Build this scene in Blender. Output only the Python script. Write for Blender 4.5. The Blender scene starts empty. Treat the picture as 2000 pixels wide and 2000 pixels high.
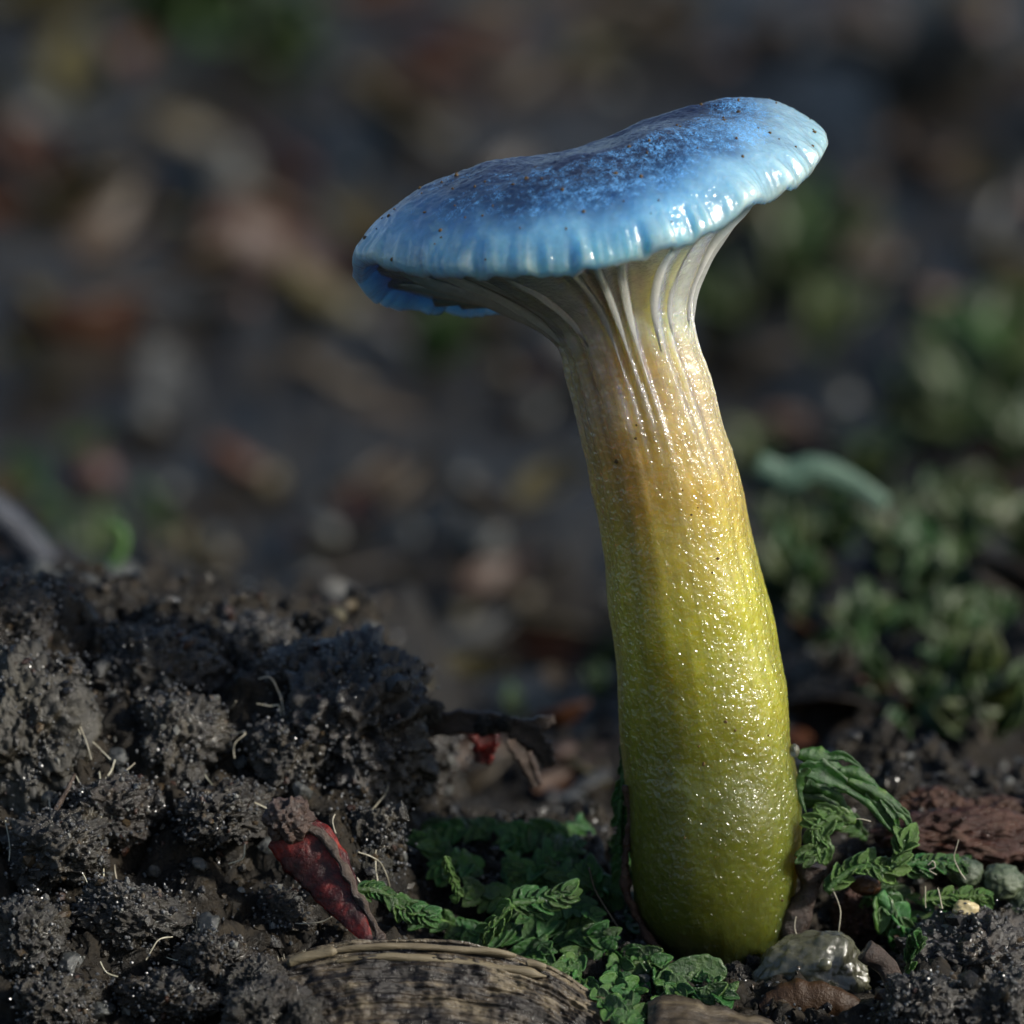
import bpy, bmesh, math, random
import numpy as np
from mathutils import Vector, Matrix, Euler

# ------------------------------------------------------------------ scene, camera, light
S = 0.001                       # everything below is written in millimetres
sc = bpy.context.scene
col = sc.collection
R = math.radians
random.seed(7)
rng = np.random.default_rng(7)

PITCH, DIST, FRAME = R(9.0), 150.0, 30.0       # macro lens 15 cm away, frame 30 mm wide
CAM = np.array([0.0, -DIST * math.cos(PITCH), DIST * math.sin(PITCH)])
FWD = np.array([0.0, math.cos(PITCH), -math.sin(PITCH)])
UP = np.array([0.0, math.sin(PITCH), math.cos(PITCH)])
cam = bpy.data.cameras.new('camera')
cam.sensor_width = 36.0
cam.lens = 36.0 * DIST / FRAME
cam.clip_start = 0.002
cam.clip_end = 50.0
cam.dof.use_dof = True
cam.dof.focus_distance = 147.6 * S
cam.dof.aperture_fstop = cam.lens * 0.001 / (2.5 * S)
cam_o = bpy.data.objects.new('camera', cam)
col.objects.link(cam_o)
cam_o.location = Vector(CAM) * S
cam_o.rotation_euler = (math.pi / 2 - PITCH, 0, 0)
sc.camera = cam_o

SUN_AZ, SUN_EL = R(113), R(29)
w = bpy.data.worlds.new('World')
sc.world = w
w.use_nodes = True
sky = w.node_tree.nodes.new('ShaderNodeTexSky')
sky.sky_type = 'NISHITA'
sky.sun_disc = False
sky.sun_elevation = SUN_EL
sky.sun_rotation = SUN_AZ
bgn = w.node_tree.nodes['Background']
w.node_tree.links.new(sky.outputs[0], bgn.inputs[0])
bgn.inputs[1].default_value = 0.08
sun = bpy.data.lights.new('sun', 'SUN')
sun.energy = 3.8
sun.angle = R(4.0)
sun.color = (1.0, 0.95, 0.85)
sun_o = bpy.data.objects.new('sun', sun)
col.objects.link(sun_o)
sdir = Vector((math.sin(SUN_AZ) * math.cos(SUN_EL), math.cos(SUN_AZ) * math.cos(SUN_EL), math.sin(SUN_EL)))
sun_o.rotation_euler = sdir.to_track_quat('Z', 'Y').to_euler()
sun_o.location = sdir * 0.5
sc.view_settings.view_transform = 'Standard'
sc.view_settings.look = 'None'
sc.view_settings.exposure = 0.35
sc.view_settings.gamma = 1.0
sc.render.engine = 'CYCLES'
sc.cycles.use_denoising = True
sc.cycles.max_bounces = 8
sc.cycles.transparent_max_bounces = 8
sc.cycles.sample_clamp_indirect = 4.0
sc.cycles.caustics_reflective = False
sc.cycles.caustics_refractive = False

# ------------------------------------------------------------------ noise (numpy, any point array)
_perm = np.random.default_rng(3).permutation(256).astype(np.int64)
_perm = np.concatenate([_perm, _perm, _perm])
_g = np.random.default_rng(4).normal(size=(256, 3))
_g /= np.linalg.norm(_g, axis=1)[:, None]


def noise(p):
    p = np.asarray(p, float)
    i = np.floor(p).astype(np.int64)
    f = p - i
    u = f * f * f * (f * (f * 6 - 15) + 10)
    i &= 255
    out = np.zeros(len(p))
    for dx in (0, 1):
        wx = u[:, 0] if dx else 1 - u[:, 0]
        for dy in (0, 1):
            wy = u[:, 1] if dy else 1 - u[:, 1]
            for dz in (0, 1):
                wz = u[:, 2] if dz else 1 - u[:, 2]
                h = _perm[_perm[_perm[(i[:, 0] + dx) & 255] + ((i[:, 1] + dy) & 255)] + ((i[:, 2] + dz) & 255)]
                g = _g[h]
                out += wx * wy * wz * (g[:, 0] * (f[:, 0] - dx) + g[:, 1] * (f[:, 1] - dy) + g[:, 2] * (f[:, 2] - dz))
    return out * 1.6


def fbm(p, octv=4, gain=0.5, lac=2.03):
    p = np.asarray(p, float)
    s, a = np.zeros(len(p)), 1.0
    for k in range(octv):
        s += a * noise(p + 17.3 * k)
        p = p * lac
        a *= gain
    return s


def ridged(p, octv=3, gain=0.5):
    p = np.asarray(p, float)
    s, a = np.zeros(len(p)), 1.0
    for k in range(octv):
        s += a * (1 - 2 * np.abs(noise(p + 9.1 * k)))
        p = p * 2.1
        a *= gain
    return s


def sst(a, b, x):
    t = np.clip((np.asarray(x, float) - a) / (b - a), 0, 1)
    return t * t * (3 - 2 * t)


def mixv(a, b, t):
    return np.asarray(a) * (1 - t) + np.asarray(b) * t


# ------------------------------------------------------------------ pixels (of the 2000 px photograph) to directions
def pray(px, py):
    u = (px - 1000.0) / 2000.0 * FRAME / DIST
    v = (1000.0 - py) / 2000.0 * FRAME / DIST
    return FWD + np.array([u, 0, 0]) + UP * v


def at(px, py, y):
    d = pray(px, py)
    return CAM + d * ((y - CAM[1]) / d[1])


# ------------------------------------------------------------------ terrain
def height(x, y, fine=True):
    x = np.asarray(x, float); y = np.asarray(y, float)
    shp = np.broadcast(x, y).shape
    X = np.broadcast_to(x, shp).ravel(); Y = np.broadcast_to(y, shp).ravel()
    z = np.full(X.shape, -13.5)
    z -= 0.12 * np.clip(-4 - Y, 0, 60)
    # soil mound left of the mushroom
    lx = sst(-1.2, -5.5, X) * (1 - 0.35 * sst(-30, -60, X))
    z += lx * (8.3 + 1.2 * sst(-10, -15, X)) * sst(-9, 8.5, Y) * (1 - 0.40 * sst(11, 30, Y) - 0.60 * sst(45, 120, Y))
    # low rise to the right
    z += 3.6 * sst(6.5, 10.0, X) * sst(-2, 7, Y) * (1 - sst(12, 26, Y))
    # hummock carrying the moss beside the stem
    z += 2.7 * sst(-3.6, -1.5, X) * (1 - sst(2.6, 4.2, X)) * sst(-4, 6, Y) * (1 - sst(7, 14, Y))
    # soil pushed up round the foot of the mushroom
    z += 0.30 * np.exp(-((X - 5.4) / 2.6) ** 2 - ((Y + 2.3) / 1.9) ** 2)
    # ground behind: rolling, then rising into a bank
    far = sst(25, 80, Y)
    P = np.stack([X, Y, X * 0], 1)
    z += far * 5.0 * fbm(P / 46.0 + 5.2, 2)
    z -= 10.0 * sst(20, 95, Y)
    z += 6.5 * sst(6.5, 13, X) * sst(20, 52, Y) * (1 - sst(70, 160, Y))      # mossy bank beyond the stem
    z += 5.5 * sst(14, 45, X) * sst(22, 70, Y)
    z += 0.018 * np.clip(Y - 70, 0, 500) + 0.16 * np.clip(Y - 560, 0, 3000)
    z += 1.6 * sst(8, 25, Y) * fbm(P / 15.0 + 1.7, 2) * (1 - 0.5 * far)
    if fine:
        near = (1 - sst(30, 70, Y)) * (1 - sst(25, 60, np.abs(X)))
        m = 0.35 + 0.65 * np.clip(lx + sst(8, 11, X), 0, 1)
        z += m * (1.3 * fbm(P / 3.1 + 3.3, 2) - 0.9 * np.clip(ridged(P / 2.6, 1) - 0.45, 0, 1))
        nz = near > 0.01
        if nz.any():
            Q = np.stack([X[nz], Y[nz], z[nz]], 1)
            z[nz] += near[nz] * (0.42 * fbm(Q * 1.1 + 8, 2) + 0.20 * fbm(Q * 3.2 + 2.0, 3, 0.6))
    return z.reshape(shp)


def on_ground(px, py, fine=False):
    d = pray(px, py)
    ys = np.concatenate([np.linspace(-22, 40, 500), np.linspace(40.3, 700, 1400)])
    t = (ys - CAM[1]) / d[1]
    P = CAM[None] + d[None] * t[:, None]
    h = height(P[:, 0], P[:, 1], fine)
    k = np.argmax(P[:, 2] < h)
    return P[k] if P[k, 2] < h[k] else P[-1]


# ------------------------------------------------------------------ materials
def new_mat(name):
    m = bpy.data.materials.new(name)
    m.use_nodes = True
    nt = m.node_tree
    return m, nt, nt.nodes['Principled BSDF']


def mm_coords(nt):
    tc = nt.nodes.new('ShaderNodeTexCoord')
    sm = nt.nodes.new('ShaderNodeVectorMath')
    sm.operation = 'SCALE'
    sm.inputs['Scale'].default_value = 1.0 / S
    nt.links.new(tc.outputs['Object'], sm.inputs[0])
    return sm.outputs[0]


def tex_noise(nt, vec, scale, detail=4, rough=0.6, dist=0.0):
    n = nt.nodes.new('ShaderNodeTexNoise')
    n.inputs['Scale'].default_value = scale
    n.inputs['Detail'].default_value = detail
    n.inputs['Roughness'].default_value = rough
    n.inputs['Distortion'].default_value = dist
    nt.links.new(vec, n.inputs['Vector'])
    return n.outputs['Fac']


def ramp(nt, fac, stops):
    r = nt.nodes.new('ShaderNodeValToRGB')
    while len(r.color_ramp.elements) > 1:
        r.color_ramp.elements.remove(r.color_ramp.elements[-1])
    for k, (p, c) in enumerate(stops):
        e = r.color_ramp.elements[0] if k == 0 else r.color_ramp.elements.new(p)
        e.position = p
        e.color = (*c, 1)
    nt.links.new(fac, r.inputs[0])
    return r.outputs[0]


def bump(nt, h, dist, strength=1.0, prev=None):
    b = nt.nodes.new('ShaderNodeBump')
    b.inputs['Distance'].default_value = dist * S
    b.inputs['Strength'].default_value = strength
    nt.links.new(h, b.inputs['Height'])
    if prev is not None:
        nt.links.new(prev, b.inputs['Normal'])
    return b.outputs[0]


def mathn(nt, op, a, b=None):
    n = nt.nodes.new('ShaderNodeMath')
    n.operation = op
    for k, v in enumerate((a, b)):
        if v is None:
            continue
        if isinstance(v, (int, float)):
            n.inputs[k].default_value = v
        else:
            nt.links.new(v, n.inputs[k])
    return n.outputs[0]


def mixc(nt, fac, a, b, mode='MIX'):
    n = nt.nodes.new('ShaderNodeMix')
    n.data_type = 'RGBA'
    n.blend_type = mode
    for sock, v in ((n.inputs[0], fac), (n.inputs[6], a), (n.inputs[7], b)):
        if isinstance(v, (int, float)):
            sock.default_value = v
        elif isinstance(v, tuple):
            sock.default_value = (*v, 1)
        else:
            nt.links.new(v, sock)
    return n.outputs[2]


def hsv_random(nt, colsock, amount_v=0.5, amount_h=0.04):
    """each copy of a thing gets its own slight shade"""
    oi = nt.nodes.new('ShaderNodeObjectInfo')
    h = nt.nodes.new('ShaderNodeHueSaturation')
    nt.links.new(colsock, h.inputs['Color'])
    nt.links.new(mathn(nt, 'ADD', mathn(nt, 'MULTIPLY', oi.outputs['Random'], amount_v), 1 - amount_v / 2), h.inputs['Value'])
    k = mathn(nt, 'FRACT', mathn(nt, 'MULTIPLY', oi.outputs['Random'], 7.31))
    nt.links.new(mathn(nt, 'ADD', mathn(nt, 'MULTIPLY', k, amount_h), 0.5 - amount_h / 2), h.inputs['Hue'])
    return h.outputs[0]


ALBEDO = {'wet_soil': 0.55, 'soil_crumb_structure': 0.55, 'pale_silty_soil': 0.6, 'soil_crumbs': 0.75, 'brown_dead_leaf': 0.62, 'russet_dead_leaf': 0.5, 'grey_dead_leaf': 0.8, 'ochre_dead_leaf': 0.42,
          'grey_stone': 0.8, 'tan_stone': 0.6, 'reddish_stone': 0.6, 'damp_twig_bark': 0.6, 'weathered_wood_fibres': 0.7, 'pale_wood_splinter': 0.6, 'red_rotten_wood': 0.55, 'soft_moss_leaf': 0.9, 'grey_green_leaf': 1.35, 'quartz_grain': 0.8}


def soft_mat(name, stops, nscale, rough=0.5, spec=0.5, bscale=8.0, bdist=0.03, coat=0.0, sss=0.0, rad=(0.5, 0.3, 0.2),
             trans=0.0, vary=0.4, hue=0.03, stretch=None, vcol=False, coat_rough=0.1, wet=None, transl=0.0):
    k_ = ALBEDO.get(name, 1.0)
    stops = [(p, tuple(x * k_ for x in c)) for p, c in stops]
    m, nt, b = new_mat(name)
    v = mm_coords(nt)
    if stretch:
        mp = nt.nodes.new('ShaderNodeMapping')
        mp.inputs['Scale'].default_value = stretch
        nt.links.new(v, mp.inputs[0])
        v = mp.outputs[0]
    c = ramp(nt, tex_noise(nt, v, nscale, 5, 0.65), stops)
    if vcol:
        a = nt.nodes.new('ShaderNodeAttribute')
        a.attribute_name = 'Col'
        c = mixc(nt, 1.0, a.outputs['Color'], c, 'MULTIPLY')
    c = hsv_random(nt, c, vary, hue)
    nt.links.new(c, b.inputs['Base Color'])
    b.inputs['Roughness'].default_value = rough
    b.inputs['Specular IOR Level'].default_value = spec
    if wet:
        rr = ramp(nt, tex_noise(nt, v, wet[0], 3, 0.6), [(0.4, (wet[1],) * 3), (0.6, (wet[2],) * 3)])
        nt.links.new(rr, b.inputs['Roughness'])
    b.inputs['Coat Weight'].default_value = coat
    b.inputs['Coat Roughness'].default_value = coat_rough
    if sss:
        b.inputs['Subsurface Weight'].default_value = sss
        b.inputs['Subsurface Radius'].default_value = rad
        b.inputs['Subsurface Scale'].default_value = S
    b.inputs['Transmission Weight'].default_value = trans
    n = bump(nt, tex_noise(nt, v, bscale, 6, 0.7), bdist)
    nt.links.new(n, b.inputs['Normal'])
    nt.links.new(n, b.inputs['Coat Normal'])
    if transl:
        tr = nt.nodes.new('ShaderNodeBsdfTranslucent')
        nt.links.new(c, tr.inputs['Color'])
        ms = nt.nodes.new('ShaderNodeMixShader')
        ms.inputs[0].default_value = transl
        out = nt.nodes['Material Output']
        nt.links.new(b.outputs[0], ms.inputs[1])
        nt.links.new(tr.outputs[0], ms.inputs[2])
        nt.links.new(ms.outputs[0], out.inputs['Surface'])
    return m


M = {}
M['soil'] = soft_mat('wet_soil', [(0.30, (0.008, 0.006, 0.0045)), (0.47, (0.022, 0.017, 0.011)), (0.60, (0.046, 0.034, 0.020)), (0.75, (0.085, 0.065, 0.040))],
                     1.3, spec=0.35, bscale=9, bdist=0.10, vary=0.0, hue=0.0, wet=(2.5, 0.25, 0.7))
M['clod'] = soft_mat('soil_crumb_structure', [(0.30, (0.007, 0.005, 0.004)), (0.5, (0.026, 0.019, 0.012)), (0.68, (0.075, 0.056, 0.033))],
                     1.8, spec=1.0, bscale=14, bdist=0.09, vary=0.35, hue=0.03, wet=(3.0, 0.14, 0.5))
M['paleclod'] = soft_mat('pale_silty_soil', [(0.30, (0.022, 0.020, 0.016)), (0.5, (0.04, 0.036, 0.026)), (0.7, (0.085, 0.077, 0.055))],
                         1.2, spec=0.6, bscale=10, bdist=0.08, vary=0.2, hue=0.02, wet=(2.0, 0.25, 0.6))
M['crumb'] = soft_mat('soil_crumbs', [(0.3, (0.7, 0.7, 0.7)), (0.7, (1.2, 1.2, 1.2))], 3.0, rough=0.25, spec=0.6, bscale=14, bdist=0.03,
                      vary=0.0, hue=0.0, vcol=True, wet=(4.0, 0.12, 0.5))
M['quartz'] = soft_mat('quartz_grain', [(0.3, (0.22, 0.24, 0.24)), (0.7, (0.50, 0.52, 0.50))], 2.5, rough=0.22, spec=0.6, bscale=4, bdist=0.05,
                       trans=0.85, vary=0.4, hue=0.05, coat=0.4)
M['glass'] = soft_mat('glint_facets', [(0.3, (0.03, 0.035, 0.045)), (0.7, (0.12, 0.12, 0.12))], 2.0, rough=0.29, spec=1.0, bscale=3, bdist=0.0, vary=0.0, hue=0.0)
M['stonegrey'] = soft_mat('grey_stone', [(0.3, (0.035, 0.038, 0.038)), (0.7, (0.10, 0.105, 0.10))], 0.7, rough=0.45, bscale=3, bdist=0.06, vary=0.6, hue=0.06)
M['stonetan'] = soft_mat('tan_stone', [(0.3, (0.06, 0.045, 0.025)), (0.7, (0.16, 0.125, 0.065))], 0.6, rough=0.45, bscale=3, bdist=0.06, vary=0.6, hue=0.04)
M['stonered'] = soft_mat('reddish_stone', [(0.3, (0.05, 0.024, 0.019)), (0.7, (0.15, 0.08, 0.062))], 0.6, rough=0.45, bscale=3, bdist=0.06, vary=0.6, hue=0.04)
M['leafbrown'] = soft_mat('brown_dead_leaf', [(0.3, (0.035, 0.024, 0.015)), (0.7, (0.13, 0.09, 0.055))], 0.35, rough=0.5, bscale=1.2, bdist=0.15, vary=0.7, hue=0.03, transl=0.2)
M['leafrusset'] = soft_mat('russet_dead_leaf', [(0.3, (0.06, 0.022, 0.010)), (0.7, (0.21, 0.085, 0.030))], 0.35, rough=0.5, bscale=1.2, bdist=0.15, vary=0.6, hue=0.03, transl=0.2)
M['leafgrey'] = soft_mat('grey_dead_leaf', [(0.3, (0.035, 0.038, 0.040)), (0.7, (0.12, 0.12, 0.115))], 0.35, rough=0.5, bscale=1.2, bdist=0.15, vary=0.6, hue=0.05, transl=0.15)
M['leafochre'] = soft_mat('ochre_dead_leaf', [(0.3, (0.10, 0.08, 0.028)), (0.7, (0.27, 0.22, 0.085))], 0.35, rough=0.5, bscale=1.2, bdist=0.15, vary=0.4, hue=0.03, transl=0.25)
M['twig'] = soft_mat('damp_twig_bark', [(0.3, (0.03, 0.022, 0.016)), (0.7, (0.13, 0.105, 0.075))], 1.2, rough=0.45, bscale=4, bdist=0.08, vary=0.5, hue=0.03, stretch=(1, 1, 0.25))
M['darktwig'] = soft_mat('blue_grey_twig_bark', [(0.3, (0.012, 0.016, 0.028)), (0.7, (0.045, 0.052, 0.072))], 1.2, rough=0.35, bscale=4, bdist=0.08, vary=0.1, hue=0.01)
M['moss'] = soft_mat('moss_leaf', [(0.3, (0.016, 0.065, 0.014)), (0.55, (0.048, 0.15, 0.026)), (0.75, (0.12, 0.24, 0.045))], 1.6, rough=0.28, spec=0.6, bscale=5.5, bdist=0.09,
                     coat=0.7, vary=0.55, hue=0.05, transl=0.30)
M['frond'] = soft_mat('frond_blade', [(0.3, (0.010, 0.050, 0.008)), (0.55, (0.035, 0.12, 0.016)), (0.72, (0.10, 0.20, 0.03))], 2.6, rough=0.3, spec=0.6, bscale=6, bdist=0.06, coat=0.3, vary=0.3, hue=0.02, transl=0.3)
M['mossbright'] = soft_mat('young_moss_leaf', [(0.3, (0.045, 0.13, 0.020)), (0.7, (0.13, 0.25, 0.055))], 1.6, rough=0.28, spec=0.6, bscale=5.5, bdist=0.09,
                           coat=0.3, vary=0.4, hue=0.03, transl=0.30)
M['mossfar'] = soft_mat('soft_moss_leaf', [(0.3, (0.020, 0.048, 0.014)), (0.7, (0.080, 0.130, 0.036))], 0.4, rough=0.4, bscale=3, bdist=0.05, vary=0.8, hue=0.09, transl=0.3)
M['mossgrey'] = soft_mat('grey_green_leaf', [(0.3, (0.05, 0.10, 0.075)), (0.7, (0.13, 0.21, 0.15))], 0.4, rough=0.4, bscale=3, bdist=0.05, vary=0.4, hue=0.03, transl=0.3)
M['fibre'] = soft_mat('root_fibre', [(0.3, (0.30, 0.27, 0.19)), (0.7, (0.62, 0.58, 0.46))], 2.0, rough=0.3, bscale=12, bdist=0.01, vary=0.5, hue=0.03, coat=0.3)
M['darkfibre'] = soft_mat('dark_fibre', [(0.3, (0.012, 0.012, 0.012)), (0.7, (0.03, 0.028, 0.022))], 2.0, rough=0.3, bscale=12, bdist=0.01, vary=0.2)
M['wood'] = soft_mat('weathered_wood', [(0.34, (0.012, 0.009, 0.007)), (0.5, (0.055, 0.040, 0.025)), (0.66, (0.16, 0.125, 0.075))], 1.4, rough=0.4, bscale=6.0, bdist=0.06, vary=0.1, hue=0.01,
                     stretch=(0.14, 1.5, 1.5))
M['woodv'] = soft_mat('weathered_wood_fibres', [(0.3, (0.5, 0.5, 0.5)), (0.7, (1.3, 1.3, 1.3))], 5.0, rough=0.35, spec=0.6, bscale=9, bdist=0.05, vary=0.0, hue=0.0, vcol=True, wet=(3.0, 0.18, 0.6))
M['woodpale'] = soft_mat('pale_wood_splinter', [(0.3, (0.18, 0.14, 0.085)), (0.7, (0.40, 0.33, 0.21))], 1.6, rough=0.5, bscale=3, bdist=0.08, vary=0.1, hue=0.01, stretch=(0.25, 1.5, 1.5))
M['redleaf'] = soft_mat('deep_red_leaf', [(0.36, (0.010, 0.004, 0.004)), (0.50, (0.07, 0.008, 0.008)), (0.62, (0.30, 0.022, 0.014)), (0.75, (0.45, 0.08, 0.03))], 0.9, rough=0.25, bscale=5, bdist=0.08, coat=0.4, vary=0.0, hue=0.0, transl=0.35)
M['rimleaf'] = soft_mat('brown_leaf_rim', [(0.3, (0.020, 0.012, 0.009)), (0.52, (0.065, 0.042, 0.030)), (0.72, (0.14, 0.10, 0.075))], 2.5, rough=0.3, spec=0.7, bscale=9, bdist=0.10, vary=0.1)
M['darkleaf'] = soft_mat('dark_shrivelled_leaf', [(0.3, (0.018, 0.012, 0.010)), (0.7, (0.085, 0.058, 0.045))], 1.8, rough=0.4, bscale=7, bdist=0.10, vary=0.0, hue=0.0, wet=(2.0, 0.2, 0.6))
M['redwood'] = soft_mat('red_rotten_wood', [(0.3, (0.030, 0.010, 0.007)), (0.52, (0.10, 0.035, 0.018)), (0.72, (0.20, 0.11, 0.065))], 1.2, rough=0.35, bscale=5, bdist=0.12, vary=0.15, hue=0.02,
                        stretch=(0.6, 1, 1.2), wet=(3.0, 0.2, 0.6))
M['gel'] = soft_mat('cloudy_translucent_stone', [(0.3, (0.030, 0.030, 0.020)), (0.7, (0.11, 0.108, 0.075))], 1.3, rough=0.25, bscale=2.5, bdist=0.05, sss=0.95, rad=(1.5, 1.5, 1.2), vary=0.0, hue=0.0, coat=0.8)
M['capsule'] = soft_mat('grey_green_capsule', [(0.3, (0.035, 0.055, 0.028)), (0.7, (0.11, 0.135, 0.08))], 1.8, rough=0.3, bscale=9, bdist=0.05, vary=0.3, hue=0.02, coat=0.3)
M['cream'] = soft_mat('cream_seed', [(0.3, (0.45, 0.36, 0.17)), (0.7, (0.65, 0.55, 0.33))], 1.2, rough=0.3, bscale=6, bdist=0.03, vary=0.0, hue=0.0, coat=0.3)
M['grit'] = soft_mat('brown_grit', [(0.3, (0.03, 0.018, 0.008)), (0.7, (0.16, 0.10, 0.03))], 8, rough=0.4, vary=0.0, hue=0.0)


def mushroom_mat(name, wrinkle, coat_bump, rough, sss_rad, blue=False):
    m, nt, b = new_mat(name)
    v = mm_coords(nt)
    a = nt.nodes.new('ShaderNodeAttribute')
    a.attribute_name = 'Col'
    c = a.outputs['Color']
    mott = tex_noise(nt, v, 2.2, 5, 0.65)
    c = mixc(nt, 1.0, c, ramp(nt, mott, [(0.3, (0.84, 0.84, 0.84)), (0.7, (1.14, 1.14, 1.14))]), 'MULTIPLY')
    nt.links.new(c, b.inputs['Base Color'])
    b.inputs['Subsurface Weight'].default_value = 1.0
    b.inputs['Subsurface Radius'].default_value = sss_rad
    b.inputs['Subsurface Scale'].default_value = S
    b.inputs['Subsurface Anisotropy'].default_value = 0.6
    b.inputs['Roughness'].default_value = 0.35
    b.inputs['Specular IOR Level'].default_value = 0.4
    b.inputs['Coat Weight'].default_value = 1.0
    b.inputs['Coat Roughness'].default_value = rough
    b.inputs['Coat IOR'].default_value = 1.6
    if name == 'slimy_stem_skin':
        sl = nt.nodes.new('ShaderNodeAttribute')
        sl.attribute_name = 'Slime'
        nt.links.new(sl.outputs['Fac'], b.inputs['Coat Weight'])
    base_n = bump(nt, tex_noise(nt, v, wrinkle[0], 4, 0.6), wrinkle[1])
    # slime film: many tiny menisci catch the light
    cn = bump(nt, tex_noise(nt, v, coat_bump[0], coat_bump[2] if len(coat_bump) > 2 else 2, 0.5, 0.6), coat_bump[1], 1.0, base_n)
    nt.links.new(base_n, b.inputs['Normal'])
    nt.links.new(cn, b.inputs['Coat Normal'])
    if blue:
        # iridescent flecks in the cap skin, their blue sky glints painted as base colour
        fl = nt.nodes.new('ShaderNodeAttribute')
        fl.attribute_name = 'FleckGlint'
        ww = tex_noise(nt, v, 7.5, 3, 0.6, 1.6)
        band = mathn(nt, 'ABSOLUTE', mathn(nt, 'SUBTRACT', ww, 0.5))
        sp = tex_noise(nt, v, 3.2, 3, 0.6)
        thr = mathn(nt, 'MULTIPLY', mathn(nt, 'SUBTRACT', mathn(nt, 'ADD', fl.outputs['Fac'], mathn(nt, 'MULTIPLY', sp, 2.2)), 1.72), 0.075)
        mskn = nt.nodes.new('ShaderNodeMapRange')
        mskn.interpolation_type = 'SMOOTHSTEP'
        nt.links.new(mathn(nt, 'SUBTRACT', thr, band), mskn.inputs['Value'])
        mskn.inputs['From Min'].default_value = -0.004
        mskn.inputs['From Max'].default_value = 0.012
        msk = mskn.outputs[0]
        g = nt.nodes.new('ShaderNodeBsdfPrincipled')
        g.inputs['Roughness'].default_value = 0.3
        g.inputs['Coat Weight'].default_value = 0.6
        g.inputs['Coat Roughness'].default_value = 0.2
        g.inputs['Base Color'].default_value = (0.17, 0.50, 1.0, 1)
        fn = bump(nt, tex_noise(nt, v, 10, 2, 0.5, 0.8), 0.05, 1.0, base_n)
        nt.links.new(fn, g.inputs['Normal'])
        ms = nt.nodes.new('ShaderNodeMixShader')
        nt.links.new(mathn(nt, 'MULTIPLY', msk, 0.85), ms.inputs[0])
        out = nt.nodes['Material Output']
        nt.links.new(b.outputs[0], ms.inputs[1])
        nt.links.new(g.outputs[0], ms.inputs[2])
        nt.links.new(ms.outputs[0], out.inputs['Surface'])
    return m


M['stem'] = mushroom_mat('slimy_stem_skin', (4.5, 0.02), (5.6, 0.135, 1), 0.15, (5.5, 4.0, 1.2))
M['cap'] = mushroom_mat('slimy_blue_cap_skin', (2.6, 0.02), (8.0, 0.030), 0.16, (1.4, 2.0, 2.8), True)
M['gill'] = mushroom_mat('waxy_gill', (2.4, 0.03), (6.0, 0.04), 0.2, (2.0, 2.0, 1.8))


# ------------------------------------------------------------------ mesh helpers
def mesh(name, v, f, mat, smooth=True, cols=None, attrs=None):
    me = bpy.data.meshes.new(name)
    v = np.asarray(v, float) * S
    f = f if isinstance(f, list) else np.asarray(f)
    if isinstance(f, np.ndarray):
        n, k = f.shape
        me.vertices.add(len(v)); me.vertices.foreach_set('co', v.ravel())
        me.loops.add(n * k); me.loops.foreach_set('vertex_index', f.ravel().astype(np.int32))
        me.polygons.add(n); me.polygons.foreach_set('loop_start', np.arange(0, n * k, k, dtype=np.int32))
        me.update(calc_edges=True)
    else:
        me.from_pydata([tuple(p) for p in v], [], f)
    me.polygons.foreach_set('use_smooth', [smooth] * len(me.polygons))
    if cols is not None:
        c = np.ones((len(v), 4)); c[:, :3] = cols
        at_ = me.color_attributes.new('Col', 'FLOAT_COLOR', 'POINT')
        at_.data.foreach_set('color', c.ravel())
    for k, a in (attrs or {}).items():
        q = me.attributes.new(k, 'FLOAT', 'POINT')
        q.data.foreach_set('value', np.asarray(a, float))
    me.materials.append(mat)
    return me


def link(name, me, loc=(0, 0, 0), rot=(0, 0, 0), scale=1.0, parent=None, label=None, cat=None, group=None, kind=None):
    o = bpy.data.objects.new(name, me)
    col.objects.link(o)
    o.location = Vector(loc) * S
    o.rotation_euler = rot
    o.scale = (scale,) * 3 if isinstance(scale, (int, float)) else scale
    if parent is not None:
        o.parent = parent
    for k, val in (('label', label), ('category', cat), ('group', group), ('kind', kind)):
        if val:
            o[k] = val
    return o


def grid_faces(nu, nv, wrap_u=False):
    """verts laid out [v][u]"""
    f = []
    U = nu if wrap_u else nu - 1
    j, i = np.meshgrid(np.arange(nv - 1), np.arange(U), indexing='ij')
    i2 = (i + 1) % nu
    return np.stack([j * nu + i, j * nu + i2, (j + 1) * nu + i2, (j + 1) * nu + i], -1).reshape(-1, 4)


def sheet(P, thick, along=None):
    """closed thin shell from a grid of points P[nv][nu][3]"""
    nv, nu, _ = P.shape
    du = np.gradient(P, axis=1); dv = np.gradient(P, axis=0)
    n = np.cross(du, dv)
    n /= np.maximum(np.linalg.norm(n, axis=2, keepdims=True), 1e-9)
    if along is not None:          # rough slabs: thicken along one direction so the relief does not fold over itself
        n = np.broadcast_to(np.asarray(along, float), P.shape)
    t = np.asarray(thick)
    t = t[..., None] if t.ndim == 2 else t
    A = (P + n * t / 2).reshape(-1, 3); B = (P - n * t / 2).reshape(-1, 3)
    g = grid_faces(nu, nv)
    N = nu * nv
    f = [g, g[:, ::-1] + N]
    idx = np.arange(N).reshape(nv, nu)
    b = np.concatenate([idx[0, :-1], idx[:-1, -1], idx[-1, :0:-1], idx[:0:-1, 0]])
    b2 = np.roll(b, -1)
    f.append(np.stack([b2, b, b + N, b2 + N], 1))
    return np.concatenate([A, B]), np.concatenate(f)


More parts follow.
